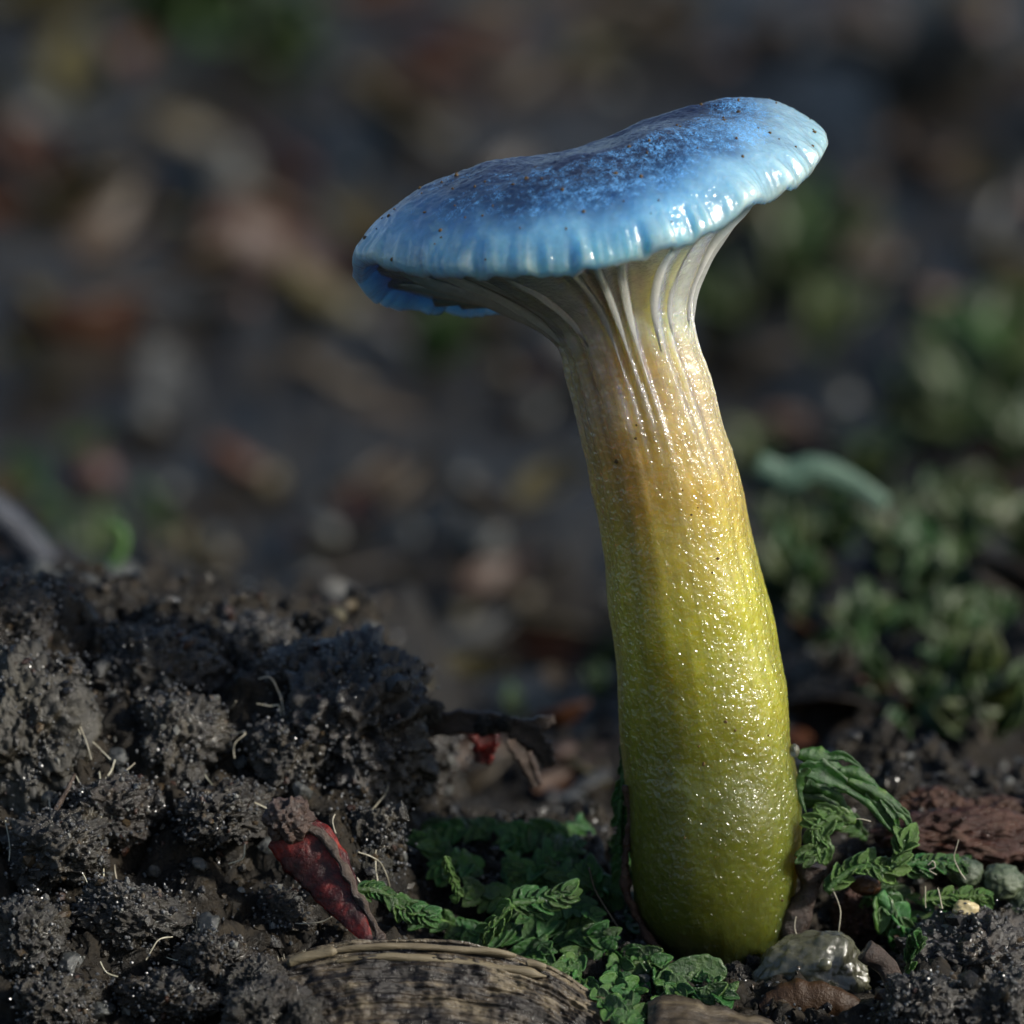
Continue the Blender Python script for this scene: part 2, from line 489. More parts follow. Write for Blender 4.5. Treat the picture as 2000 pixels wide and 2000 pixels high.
def tube(pts, rad, seg=7):
    pts = np.asarray(pts, float)
    n = len(pts)
    rad = np.broadcast_to(rad, (n,))
    t = np.gradient(pts, axis=0)
    t /= np.maximum(np.linalg.norm(t, axis=1, keepdims=True), 1e-9)
    ref = np.array([0.3, 0.9, 0.25]); ref /= np.linalg.norm(ref)
    a = np.cross(t, ref); a /= np.maximum(np.linalg.norm(a, axis=1, keepdims=True), 1e-9)
    b = np.cross(t, a)
    th = np.linspace(0, 2 * math.pi, seg, endpoint=False)
    V = pts[:, None] + rad[:, None, None] * (a[:, None] * np.cos(th)[None, :, None] + b[:, None] * np.sin(th)[None, :, None])
    V = V.reshape(-1, 3)
    f = grid_faces(seg, n, True)
    V = np.concatenate([V, pts[:1], pts[-1:]])
    i = np.arange(seg); j = (i + 1) % seg
    L = (n - 1) * seg
    f = f.tolist() + [[int(q), int(p), n * seg] for p, q in zip(i, j)] + [[L + int(p), L + int(q), n * seg + 1] for p, q in zip(i, j)]
    return V, f


def spline(P, n, closed=False):
    P = np.asarray(P, float)
    k = len(P)
    t = np.linspace(0, k if closed else k - 1, n, endpoint=not closed)
    i = np.floor(t).astype(int)
    if not closed:
        i = np.minimum(i, k - 2)
    u = (t - i)[:, None]
    ix = (lambda q: q % k) if closed else (lambda q: np.clip(q, 0, k - 1))
    p0, p1, p2, p3 = P[ix(i - 1)], P[ix(i)], P[ix(i + 1)], P[ix(i + 2)]
    return 0.5 * (2 * p1 + (p2 - p0) * u + (2 * p0 - 5 * p1 + 4 * p2 - p3) * u ** 2 + (3 * p1 - p0 - 3 * p2 + p3) * u ** 3)


_ico = {}


def ico(sub):
    if sub not in _ico:
        bm = bmesh.new()
        bmesh.ops.create_icosphere(bm, subdivisions=sub, radius=1)
        _ico[sub] = (np.array([v.co[:] for v in bm.verts]), np.array([[v.index for v in f.verts] for f in bm.faces]))
        bm.free()
    return _ico[sub]


def lump(seed, sub, big=0.3, bf=1.1, mid=0.12, mf=3.5, fine=0.03, ff=12.0, squash=(1, 1, 1), facet=0):
    v, f = ico(sub)
    o = seed * 13.7
    r = 1 + big * fbm(v * bf + o, 2)
    if mid:
        r += mid * (ridged(v * mf + o, 2) - 0.6) + mid * fbm(v * mf * 1.7 + o + 4, 2)
    if fine:
        r += fine * fbm(v * ff + o, 3, 0.65)
    if facet:
        g = np.random.default_rng(seed)
        for _ in range(facet):
            d = g.normal(size=3); d /= np.linalg.norm(d)
            h = g.uniform(0.62, 0.9)
            dd = (v @ d)
            lim = np.where(dd > 0.05, h / np.maximum(dd, 0.05), 9)
            r = np.minimum(r, lim)
    return v * r[:, None] * np.asarray(squash), f


# ================================================================== GROUND
def axis(lo, hi, step, far_lo, far_hi, growth=1.16):
    a = list(np.arange(lo, hi, step))
    s, x = step, hi
    b = []
    while x < far_hi:
        b.append(x); s *= growth; x += s
    b.append(far_hi)
    s, x = step, lo
    c = []
    while x > far_lo:
        s *= growth; x -= s; c.append(max(x, far_lo))
    return np.array(c[::-1] + a + b)


gx = axis(-19, 19, 0.11, -2500, 2500)
gy = axis(-14, 26, 0.11, -700, 3500, 1.05)
GX, GY = np.meshgrid(gx, gy)
GZ = height(GX, GY)
GP = np.stack([GX, GY, GZ], -1).reshape(-1, 3)
nearm = ((np.abs(GX) < 20) & (GY > -15) & (GY < 30)).ravel()
# break the height field sideways a little so crumbs overhang
GP[nearm, 0] += 0.22 * fbm(GP[nearm] * 1.3 + 30, 3, 0.6)
GP[nearm, 1] -= 0.35 * fbm(GP[nearm] * 1.1 + 60, 3, 0.6)
link('ground', mesh('ground', GP, grid_faces(len(gx), len(gy)), M['soil']), label='dark wet forest soil', kind='structure')

# ================================================================== MUSHROOM
K = 2000 / 1932.0
rows = [(680, 1065, 1320), (760, 1085, 1350), (860, 1107, 1385), (950, 1122, 1410), (1040, 1136, 1430), (1130, 1145, 1450), (1230, 1156, 1470),
        (1310, 1164, 1485), (1390, 1170, 1496), (1450, 1175, 1505), (1550, 1182, 1515), (1620, 1185, 1513), (1680, 1188, 1502), (1740, 1204, 1490),
        (1800, 1245, 1470), (1860, 1288, 1468), (1920, 1318, 1462)]
rows = np.array(rows) * K
rim_px = [(1612, 285, 0.5), (1573, 341, -2.0), (1509, 374, -3.4), (1426, 424, -4.8), (1333, 471, -5.7), (1240, 494, -6.1), (1167, 515, -6.2), (1053, 528, -6.0),
          (950, 535, -5.4), (867, 535, -4.6), (790, 523, -3.5), (727, 513, -2.2), (690, 520, -0.7), (703, 560, 0.8), (745, 590, 2.4), (850, 603, 4.2),
          (925, 607, 5.2), (1000, 600, 6.0), (1120, 560, 6.6), (1250, 480, 6.6), (1400, 385, 5.6), (1520, 310, 3.8), (1590, 262, 2.0)]
RIM = np.array([at(*p) for p in rim_px])
C0 = at(1150, 425, 0.0)
NT = 720
dense = spline(RIM, 6000, True)
ang = np.unwrap(np.arctan2(-(dense[:, 1] - C0[1]), dense[:, 0] - C0[0]))      # 0 = right, 90 deg = towards the lens
th = np.linspace(0, 2 * math.pi, NT, endpoint=False)
o = np.argsort(ang)
aa, dd = ang[o], dense[o]
aa = np.concatenate([aa - 2 * math.pi, aa, aa + 2 * math.pi]); dd = np.concatenate([dd, dd, dd])
Rim = np.stack([np.interp(th, aa, dd[:, k]) for k in range(3)], 1)
rib = fbm(np.stack([np.cos(th) * 8.0, np.sin(th) * 8.0, th * 0], 1), 3, 0.6)       # margin ribs
rib2 = fbm(np.stack([np.cos(th) * 3.2 + 7, np.sin(th) * 3.2, th * 0], 1), 2)
rad_dir = Rim - C0
rad_dir /= np.linalg.norm(rad_dir, axis=1)[:, None]
wav = rad_dir * (0.10 * rib + 0.10 * rib2)[:, None] + np.array([0, 0, 1.0]) * (0.17 * rib + 0.12 * rib2)[:, None]

capup = np.array([-0.18, -0.06, 1.0]); capup /= np.linalg.norm(capup)
# height of the dome above the straight spoke, by direction
Hd = np.interp(th, R(1) * np.array([0, 45, 90, 135, 180, 225, 270, 315, 360]), [2.35, 2.75, 2.75, 2.5, 2.3, 2.35, 2.5, 2.5, 2.35])
ns = 150
s1 = np.linspace(0.0, 1, ns) ** 0.72
s_top = s1
Ptop = C0 + (Rim[None] - C0) * s_top[:, None, None]
prof = (1 - s_top ** 2.7) ** 0.62 - 0.17 * np.exp(-(s_top / 0.42) ** 2)
Ptop = Ptop + capup * (prof[:, None] * (mixv(2.5, Hd[None, :], sst(0.0, 0.6, s_top)[:, None])))[..., None]
# swollen margin: push outward slightly below the edge shoulder
hf = (1 - s_top ** 2.7) ** 0.62                  # 1 on the crown .. 0 at the margin
ribtop = 0.42 + 0.22 * noise(np.stack([np.cos(th) * 6, np.sin(th) * 6, th * 0 + 8], 1))      # some ribs reach higher than others
ribamp = 1 - sst(0, 1, hf[:, None] / np.maximum(ribtop, 0.15)[None])
Ptop += wav[None] * ((1 - sst(0.0, 0.5, hf)) ** 1.5)[:, None, None]
Ptop += (rad_dir * 0.55 + capup * 0.8)[None] * (0.060 * rib[None, :] * ribamp)[..., None]
flat = Ptop.reshape(-1, 3)
nn = np.cross(np.gradient(Ptop, axis=1), np.gradient(Ptop, axis=0)).reshape(-1, 3)
nn /= np.maximum(np.linalg.norm(nn, axis=1, keepdims=True), 1e-9)
if nn[len(nn) // 3, 2] < 0:
    nn = -nn
centre_w = (1 - sst(0.55, 0.95, s_top))[:, None] * np.ones((1, NT))
wr = 0.10 * fbm(flat * 0.55 + 3, 2) + 0.020 * fbm(flat * 2.3, 2) + (0.010 + 0.012 * centre_w.ravel()) * fbm(flat * 6.5 + 5, 2, 0.6)
flat = flat + nn * (wr * sst(0, 0.05, np.repeat(s_top, NT)))[:, None]
# underside of the cap: rolls in under the margin, then runs to the stem top
su = np.concatenate([[0.992, 0.978, 0.955], np.linspace(0.92, 0.12, 22)])
drop = np.interp(su, [0.1, 0.5, 0.9, 0.955, 0.978, 0.992], [-1.0, -0.25, 0.10, -0.16, -0.22, -0.14])
Pun = C0 + (Rim[None] - C0) * su[:, None, None] + wav[None] * sst(0.6, 1.0, su)[:, None, None] + capup * (-drop * -1.0)[:, None, None]
V = np.concatenate([flat, Pun.reshape(-1, 3)])
nrow = ns + len(su)
F = grid_faces(NT, nrow, True)
# pigment
sA = np.concatenate([s_top, su]); TH = np.tile(th, nrow); SS = np.repeat(sA, NT)
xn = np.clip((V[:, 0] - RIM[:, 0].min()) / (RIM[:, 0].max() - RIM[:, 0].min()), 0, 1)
mot = fbm(V * 0.45 + 11, 3)
cen = np.array([0.022, 0.032, 0.075]); mid = np.array([0.048, 0.14, 0.30]); edge = np.array([0.22, 0.47, 0.72]); pale = np.array([0.33, 0.49, 0.57])
HF = np.repeat(np.concatenate([hf, np.zeros(len(su))]), NT)
rr = 1 - HF + 0.12 * mot
c = mixv(cen, mid, sst(0.10, 0.50, rr)[:, None])
c = mixv(c, edge, sst(0.32, 0.74, rr)[:, None])
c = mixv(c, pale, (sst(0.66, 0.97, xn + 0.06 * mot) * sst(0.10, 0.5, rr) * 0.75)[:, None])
c *= (1 + 0.22 * np.tile(rib, nrow) * (1 - sst(0, 1, HF / np.tile(np.maximum(ribtop, 0.15), nrow))))[:, None]
und = np.concatenate([np.zeros(ns * NT), np.ones(len(su) * NT)])
undc = mixv(np.array([0.30, 0.36, 0.30]), np.array([0.25, 0.38, 0.48]), sst(0.62, 0.9, SS)[:, None])
c = mixv(c, undc, und[:, None] * 0.8)
c = mixv(c, np.array([0.58, 0.74, 0.84]), (0.45 * np.clip(np.tile(rib, nrow) * 1.6, 0, 1) * (1 - sst(0.0, 0.45, HF)) * (1 - und))[:, None])
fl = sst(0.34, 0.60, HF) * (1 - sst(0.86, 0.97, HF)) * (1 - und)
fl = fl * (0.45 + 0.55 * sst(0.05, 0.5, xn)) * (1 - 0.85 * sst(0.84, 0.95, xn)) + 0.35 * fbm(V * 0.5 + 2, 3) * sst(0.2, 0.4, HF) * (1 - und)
root = link('mushroom', None, at(1385, 1905, 0), label='glossy mushroom with blue cap and yellow-green slimy stem on the soil', cat='mushroom')
RB = at(1385, 1905, 0)
link('cap', mesh('cap', V - RB, F, M['cap'], cols=np.clip(c, 0.002, 1), attrs={'FleckGlint': fl}), parent=root, label='tilted slimy blue cap with ribbed translucent margin')

# stem and flare
rp = np.linspace(rows[-1, 0], rows[0, 0], 300)
Lp = np.interp(rp, rows[:, 0], rows[:, 1]); Rp = np.interp(rp, rows[:, 0], rows[:, 2])
ker = np.ones(15) / 15
sm = lambda q: np.convolve(np.pad(q, 7, mode='reflect', reflect_type='odd'), ker, 'valid')
Lp, Rp = sm(Lp), sm(Rp)
cen_p = np.array([at((l + r) / 2, y, 0.0) for l, r, y in zip(Lp, Rp, rp)])
rad_p = (Rp - Lp) / 2 * FRAME / 2000
ring = np.stack([np.cos(th), -np.sin(th), th * 0], 1)
Pst = cen_p[:, None] + ring[None] * rad_p[:, None, None]
# the flare: bezier from the neck ring to the margin
ncen, nr = cen_p[-1], rad_p[-1]
tang = cen_p[-1] - cen_p[-20]; tang /= np.linalg.norm(tang)
B0 = Pst[-1]
lift = 2.55 + 0.80 * np.cos(th) + 0.1 * np.sin(th)
B1 = B0 + tang * lift[:, None] - ring * 0.12
B2 = C0 + (Rim - C0) * 0.90 + capup * 0.02
NF = 110
tb = np.linspace(0, 1, NF + 1)[1:]
Pfl = ((1 - tb) ** 2)[:, None, None] * B0[None] + (2 * tb * (1 - tb))[:, None, None] * B1[None] + (tb ** 2)[:, None, None] * B2[None]
PS = np.concatenate([Pst, Pfl])
NSR = len(PS)
# long folds that run down from the gills
NG = 24
lev = np.concatenate([np.linspace(-20, 0, len(Pst)), np.linspace(0, 5, NF)])
fw = np.concatenate([sst(-9, -0.5, np.linspace(-19.0, 0, len(Pst))), np.ones(NF)])
wob = 0.30 * noise(np.stack([np.cos(th) * 2, np.sin(th) * 2, th * 0 + 4], 1))
fold = np.cos(NG * (th + wob))
fold_n = fbm(np.stack([np.cos(th) * 2.6, np.sin(th) * 2.6, th * 0 + 2], 1), 3)
flat = PS.reshape(-1, 3)
nn = np.cross(np.gradient(PS, axis=0), np.gradient(PS, axis=1)).reshape(-1, 3)
nn /= np.maximum(np.linalg.norm(nn, axis=1, keepdims=True), 1e-9)
test = (np.arange(NSR * NT) // NT) == 100
if np.mean(np.sum(nn[test] * np.tile(ring, (1, 1)), 1)) < 0:
    nn = -nn
q = flat.copy(); q[:, 2] *= 1.7; q[:, 2] += 0.25 * q[:, 0]
smallw = np.concatenate([np.linspace(1.0, 0.55, len(Pst)), np.linspace(0.5, 0.1, NF)])
disp = (0.06 * fold[None] * fw[:, None] * np.concatenate([np.linspace(0, 1, len(Pst)) ** 9, np.full(NF, 1.0)])[:, None]).ravel()
disp += (0.07 * fold_n[None] * (0.15 + 0.85 * fw[:, None])).ravel()
disp += 0.020 * np.repeat(smallw, NT) * fbm(q * 3.0, 3, 0.6) + 0.12 * fbm(flat * 0.35, 2)
bot = np.repeat(1 - sst(0, 40, np.arange(NSR)), NT)
flat = flat + nn * disp[:, None]
zz = flat[:, 2]
zn = (zz - zz.min()) / (cen_p[-1, 2] - zz.min())       # 0 base .. 1 neck
hgt = np.repeat(np.arange(NSR), NT)
neckd = cen_p[-1, 2] - zz
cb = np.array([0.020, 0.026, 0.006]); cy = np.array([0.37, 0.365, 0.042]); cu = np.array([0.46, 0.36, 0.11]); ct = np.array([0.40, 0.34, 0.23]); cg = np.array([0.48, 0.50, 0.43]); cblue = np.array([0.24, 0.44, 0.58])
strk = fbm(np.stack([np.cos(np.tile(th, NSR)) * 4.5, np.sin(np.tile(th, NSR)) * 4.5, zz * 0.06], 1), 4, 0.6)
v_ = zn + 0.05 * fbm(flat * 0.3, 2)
c = mixv(cb, np.array([0.135, 0.15, 0.018]), sst(0.04, 0.34, v_)[:, None])  # green foot pigment, darkened further to paint in the shade at the base
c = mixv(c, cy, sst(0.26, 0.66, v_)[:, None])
c = mixv(c, cu, sst(0.60, 0.85, v_)[:, None])
c = mixv(c, ct, sst(0.82, 0.98, v_)[:, None])
tf = np.concatenate([np.zeros(len(Pst)), tb]); tf = np.repeat(tf, NT)
c = mixv(c, cg, sst(0.0, 0.25, tf)[:, None])
c = mixv(c, cblue, sst(0.55, 0.9, tf)[:, None])
c *= (1 + 0.28 * strk * (0.3 + 0.7 * sst(0.2, 0.8, zn)))[:, None]
# rusty scars low on one side where debris clings
csave = np.clip(c, 0.003, 1).reshape(NSR, NT, 3)
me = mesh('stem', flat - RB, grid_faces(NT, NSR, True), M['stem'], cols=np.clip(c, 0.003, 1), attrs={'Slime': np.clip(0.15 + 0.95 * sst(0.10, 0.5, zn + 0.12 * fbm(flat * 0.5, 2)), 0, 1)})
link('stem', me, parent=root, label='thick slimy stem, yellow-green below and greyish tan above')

# gills: thin blades under the cap running down onto the stem
Pg = PS[len(Pst) - 30:]
for k in range(NG):
    tk = 2 * math.pi * k / NG
    # follow crest of fold
    j = int(np.argmax(np.where(np.abs(((th - tk + math.pi) % (2 * math.pi)) - math.pi) < math.pi / NG, fold, -9)))
    path = Pg[:, j]
    idx = np.linspace(24, len(path) - 3, 40).astype(int)
    p = path[idx]
    t = np.gradient(p, axis=0); t /= np.linalg.norm(t, axis=1, keepdims=True)
    side = np.cross(t, ring[j]); side /= np.linalg.norm(side, axis=1, keepdims=True)
    out = np.cross(side, t); out /= np.linalg.norm(out, axis=1, keepdims=True)
    if np.mean(np.sum(out * nn.reshape(NSR, NT, 3)[len(Pst) - 30:, j][idx], 1)) < 0:
        out = -out
    u = np.linspace(0, 1, 40)
    hh = (0.26 if k % 2 == 0 else 0.15) * sst(0.04, 0.6, u) * (1 - sst(0.84, 1.0, u)) * (1 + 0.18 * noise(np.stack([u * 7, u * 0 + k, u * 0], 1))) 
    lo = p - out * 0.25
    prof_ = np.stack([lo, p + out * (hh * 0.5)[:, None], p + out * hh[:, None]], 0)
    sway = 0.12 * noise(np.stack([u * 2, u * 0 + 3.3 * k, u * 0 + 5], 1))
    prof_[1] += side * (sway * 0.5 * hh)[:, None]; prof_[2] += side * (sway * hh)[:, None]
    th_ = np.stack([np.full(40, 0.34), np.full(40, 0.20), np.full(40, 0.07)]) * (0.06 + 0.94 * sst(0, 0.5, u))[None]
    gv, gf = sheet(prof_, th_)
    cc = np.tile(csave[len(Pst) - 30 + idx, j], (6, 1)) * 1.08
    link('gill', mesh('gill', gv - RB, gf, M['gill'], cols=cc), parent=root)

# grit stuck to the slime
gv, gf, off = [], [], 0
iv, if_ = ico(1)
capflat = V[:ns * NT]
for k in range(150):
    if k < 105:
        j = rng.integers(int(0.3 * ns), ns - 1); a_ = rng.integers(0, NT)
        p = capflat[j * NT + a_]
    else:
        p = flat[rng.integers(20, 290) * NT + rng.integers(0, NT)]
    r_ = rng.uniform(0.025, 0.065)
    gv.append(iv * r_ * rng.uniform(0.6, 1.4, 3) + p - RB); gf.append(if_ + off); off += len(iv)
link('grit', mesh('grit', np.concatenate(gv), np.concatenate(gf), M['grit'], False), parent=root, kind='stuff')

# ================================================================== NEAR THINGS
def near(px, py, lift=0.0, fine=True):
    """point on the soil seen at this pixel, raised a little towards the lens"""
    p = on_ground(px, py, fine)
    return p - FWD * lift


def path3(pix, lift=0.5, ys=None):
    """polyline of pixels to points lying just above the soil; depth is taken at the ends and run smoothly between"""
    if ys is None:
        a = on_ground(*pix[0], True)[1]; b = on_ground(*pix[-1], True)[1]
        ys = np.linspace(a, b, len(pix)) - lift
    return np.array([at(x, y, q) for (x, y), q in zip(pix, np.broadcast_to(ys, len(pix)))])


def one(name, v, f, mat, label, cat, group=None, smooth=True, base=None):
    v = np.asarray(v, float)
    b = np.array([v[:, 0].mean(), v[:, 1].mean(), v[:, 2].min()]) if base is None else base
    return link(name, mesh(name, v - b, f, mat, smooth), b, label=label, cat=cat, group=group)


# --- soil clods
clodm = [mesh('soil_clod', *lump(20 + k, 6, 0.34, 1.1, 0.13, 3.2, 0.075, 11, facet=0), M['clod']) for k in range(5)]
palem = [mesh('soil_clod', *lump(40 + k, 6, 0.30, 1.2, 0.10, 3.0, 0.06, 10), M['paleclod']) for k in range(2)]
clods = [(15, 1250, 1.6, 0, (1.0, 1, 1.2)), (292, 1330, 1.9, 0, (1.15, 1, 1.0)), (350, 1450, 1.5, 0, (1, 1, 1.1)), (690, 1420, 2.2, 0, (1.2, 1, 1.0)), (800, 1530, 1.5, 0, (0.85, 1, 1.3)),
         (730, 1640, 1.0, 0, (0.8, 1, 1.2)), (600, 1340, 1.5, 0, (1.2, 1, 0.9)), (520, 1290, 1.2, 0, (1.1, 1, 1.0)), (440, 1590, 1.25, 0, (1.4, 1, 0.7)), (230, 1590, 1.3, 0, (1.3, 1, 0.8)),
         (110, 1660, 1.3, 0, (1.2, 1, 0.8)), (260, 1790, 1.15, 0, (1.3, 1, 0.8)), (420, 1880, 1.0, 0, (1.2, 1, 0.8)), (60, 1830, 1.1, 0, (1.0, 1, 1.0)), (330, 1960, 1.2, 0, (1.4, 1, 0.7)),
         (120, 1960, 1.1, 0, (1.3, 1, 0.8)), (570, 1470, 1.3, 0, (1, 1, 1)), (1910, 1900, 1.9, 0, (1.2, 1, 1.0)), (1810, 1975, 1.1, 0, (1.1, 1, 0.9)), (1985, 1830, 1.2, 0, (1, 1, 1)),
         (1960, 1990, 1.2, 0, (1, 1, 1)), (55, 1430, 1.8, 1, (0.95, 1, 1.45)), (120, 1330, 0.8, 1, (1, 1, 0.9)), (640, 1370, 1.5, 1, (1.3, 1, 0.8)), (720, 1700, 0.7, 1, (0.9, 1, 1.1)), (560, 1780, 0.8, 0, (1.2, 1, 0.8))]
on_clods = []
for k, (px, py, r_, pale_, sq) in enumerate(clods):
    p = near(px, py, 0.15 * r_)
    me = palem[k % 2] if pale_ else clodm[k % 5]
    if px > 1500:
        lab, grp = 'dark crumbly soil clod beside the cloudy stone and the dark stick', 'clods beside the cloudy stone'
    elif pale_:
        lab, grp = 'pale silty soil clod set in the dark soil mound', 'pale clods in the mound'
    else:
        wh = ('on the crest of the mound' if py < 1360 else 'under the shrivelled leaf' if px > 640 and py < 1600 else 'close to the red leaf' if px > 380 and py < 1800 else 'behind the arched wood' if px > 380
              else 'below the pale clod' if py < 1720 else 'at the foot of the mound')
        lab, grp = 'dark wet crumbly soil clod ' + wh, 'dark clods ' + wh
    o_ = link('soil_clod', me, p, (rng.uniform(-0.4, 0.4), rng.uniform(-0.4, 0.4), rng.uniform(0, 6.28)), tuple(r_ * np.array([sq[0], 1.0, sq[2]]) * rng.uniform(0.85, 1.1)), label=lab, cat='soil clod', group=grp)
    mw = np.array(o_.rotation_euler.to_matrix()) * np.array(o_.scale)[None]
    cv = np.empty(len(me.vertices) * 3); me.vertices.foreach_get('co', cv)
    cv = cv.reshape(-1, 3)[rng.integers(0, len(me.vertices), int(150 * r_ ** 1.5))] / S
    on_clods.append(cv @ mw.T + p)

# --- soil crumbs, far too many to count
iv, if_ = ico(1)
var = [lump(100 + k, 1, 0.5, 1.6, 0, 1, 0, 1, facet=3)[0] for k in range(12)]
N = 7500
cx = rng.uniform(-18, 18, N); cy_ = np.concatenate([rng.uniform(-13, 16, N * 3 // 4), rng.uniform(10, 40, N - N * 3 // 4)])
cz = height(cx, cy_)
oc = np.concatenate(on_clods)
N += len(oc)
cx = np.concatenate([cx, oc[:, 0]]); cy_ = np.concatenate([cy_, oc[:, 1]]); cz = np.concatenate([cz, oc[:, 2]])
cr = np.clip(0.075 * np.exp(rng.normal(0, 0.5, N)), 0.035, 0.34) * np.where(cy_ > 14, 1.6, 1.0)
pal = np.array([[0.02, 0.017, 0.014], [0.04, 0.032, 0.021], [0.08, 0.055, 0.03], [0.014, 0.014, 0.016], [0.08, 0.08, 0.075], [0.05, 0.022, 0.014], [0.20, 0.20, 0.185]])
pk = rng.choice(len(pal), N, p=[0.29, 0.22, 0.12, 0.14, 0.09, 0.06, 0.08])
vv = np.array(var)[rng.integers(0, 12, N)] * (cr[:, None, None] * rng.uniform(0.6, 1.3, (N, 1, 3)))
rz = rng.uniform(0, 6.28, N); ca, sa = np.cos(rz)[:, None], np.sin(rz)[:, None]
vv = np.stack([vv[..., 0] * ca - vv[..., 1] * sa, vv[..., 0] * sa + vv[..., 1] * ca, vv[..., 2]], -1)
vv += np.stack([cx, cy_, cz + cr * 0.3], 1)[:, None]
ff = if_[None] + (np.arange(N) * len(iv))[:, None, None]
link('soil_crumbs', mesh('soil_crumbs', vv.reshape(-1, 3), ff.reshape(-1, 3), M['crumb'], False, cols=np.repeat(pal[pk], len(iv), 0)), label='loose dark crumbs of wet soil', cat='soil', kind='stuff')

# --- fine glassy sand, tiny facets added to give the wet soil sparkle
Ng = 14000
gx_ = rng.uniform(-18, 17, Ng); gy_ = rng.uniform(-12, 12, Ng); gz_ = height(gx_, gy_)
pos = np.stack([gx_, gy_, gz_], 1)
take = rng.integers(0, len(oc), Ng)
pos = np.where((rng.uniform(size=Ng) < 0.6)[:, None], oc[take] + rng.normal(0, 0.22, (Ng, 3)) * np.array([1, 0.3, 1]) + np.array([0, -0.12, 0.05]), pos)
gr_ = rng.uniform(0.030, 0.065, Ng)
rq = rng.normal(size=(Ng, 4)); rq /= np.linalg.norm(rq, axis=1)[:, None]
a_, b_, c_, d_ = rq.T
rm = np.stack([1 - 2 * (c_ * c_ + d_ * d_), 2 * (b_ * c_ - a_ * d_), 2 * (b_ * d_ + a_ * c_), 2 * (b_ * c_ + a_ * d_), 1 - 2 * (b_ * b_ + d_ * d_), 2 * (c_ * d_ - a_ * b_), 2 * (b_ * d_ - a_ * c_), 2 * (c_ * d_ + a_ * b_), 1 - 2 * (b_ * b_ + c_ * c_)], 1).reshape(-1, 3, 3)
vv = np.einsum('nij,kj->nki', rm, iv) * (gr_[:, None, None] * rng.uniform(0.6, 1.3, (Ng, 1, 3))) + pos[:, None]
link('glint_sand', mesh('glint_sand', vv.reshape(-1, 3), (if_[None] + (np.arange(Ng) * len(iv))[:, None, None]).reshape(-1, 3), M['glass'], False), label='fine glassy sand added to make the wet soil glint', cat='sand', kind='stuff')

# --- sand grains
qm = [mesh('sand_grain', *lump(60 + k, 4, 0.25, 1.2, 0.03, 3, 0.01, 8, facet=9), M['quartz']) for k in range(5)]
grains = [(590, 1547, 0.31), (228, 1480, 0.34), (238, 1510, 0.26), (85, 1710, 0.45), (35, 1770, 0.42), (155, 1696, 0.26), (140, 1885, 0.42), (85, 1858, 0.38), (468, 1856, 0.25), (197, 1972, 0.36),
          (405, 1810, 0.4), (525, 1652, 0.28), (240, 1622, 0.24), (330, 1958, 0.3), (360, 1400, 0.3), (210, 1300, 0.28), (80, 1235, 0.3), (610, 1265, 0.3), (530, 1420, 0.28), (470, 1490, 0.25),
          (390, 1690, 0.22), (300, 1700, 0.24), (640, 1735, 0.2), (760, 1630, 0.3), (800, 1665, 0.28), (545, 1445, 0.26), (100, 1560, 0.25), (310, 1840, 0.22), (20, 1640, 0.3), (720, 1560, 0.24),
          (1903, 1842, 0.21), (1740, 1760, 0.18), (1950, 1940, 0.22), (1860, 1990, 0.2)]
for k in range(34):
    grains.append((rng.uniform(0, 860), rng.uniform(1330, 2000), rng.uniform(0.10, 0.22)))
for k, (px, py, r_) in enumerate(grains):
    big = r_ >= 0.4
    lab = ('large cloudy quartz grain lodged in the soil mound' if big else 'small translucent sand grain lodged in the soil mound') if px < 1500 else 'translucent sand grain on the clods beside the cloudy stone'
    link('sand_grain', qm[k % 5], near(px, py, r_ * 0.6), tuple(rng.uniform(0, 6.28, 3)), tuple(r_ * rng.uniform(0.75, 1.2, 3)), label=lab, cat='sand grain',
         group='large grains in the mound' if big and px < 1500 else 'sand grains in the mound' if px < 1500 else 'sand grains by the cloudy stone')

# --- root fibres and threads
fib = [[(125, 1340), (150, 1400), (178, 1482)], [(135, 1410), (180, 1450), (215, 1482)], [(190, 1560), (225, 1525), (252, 1500), (262, 1490)], [(195, 1505), (197, 1560), (200, 1660), (204, 1720)],
       [(505, 1327), (527, 1325), (548, 1358), (556, 1400), (550, 1450), (553, 1470)], [(570, 1337), (600, 1348), (615, 1385)], [(500, 1376), (525, 1380), (546, 1378), (550, 1400)],
       [(460, 1480), (458, 1452), (478, 1430), (446, 1432)], [(410, 1372), (425, 1390), (450, 1384), (462, 1370)], [(552, 1474), (578, 1440), (572, 1425), (560, 1450), (555, 1476)],
       [(150, 1515), (170, 1560), (165, 1600)], [(735, 1662), (736, 1695), (738, 1722)], [(640, 1662), (676, 1676), (680, 1690), (674, 1708)], [(95, 1560), (102, 1600), (106, 1630)],
       [(222, 1690), (226, 1715), (230, 1735)], [(10, 1600), (18, 1640), (16, 1680)], [(300, 1330), (340, 1380), (352, 1420)], [(215, 1590), (222, 1555), (228, 1520)]]
for k in range(26):
    x_, y_ = rng.uniform(20, 820), rng.uniform(1330, 1960)
    a_, l_ = rng.uniform(0, 6.28), rng.uniform(35, 95)
    fib.append([(x_, y_), (x_ + l_ * 0.5 * math.cos(a_) + rng.uniform(-9, 9), y_ + l_ * 0.5 * math.sin(a_) + rng.uniform(-9, 9)), (x_ + l_ * math.cos(a_ + 0.4), y_ + l_ * math.sin(a_ + 0.4))])
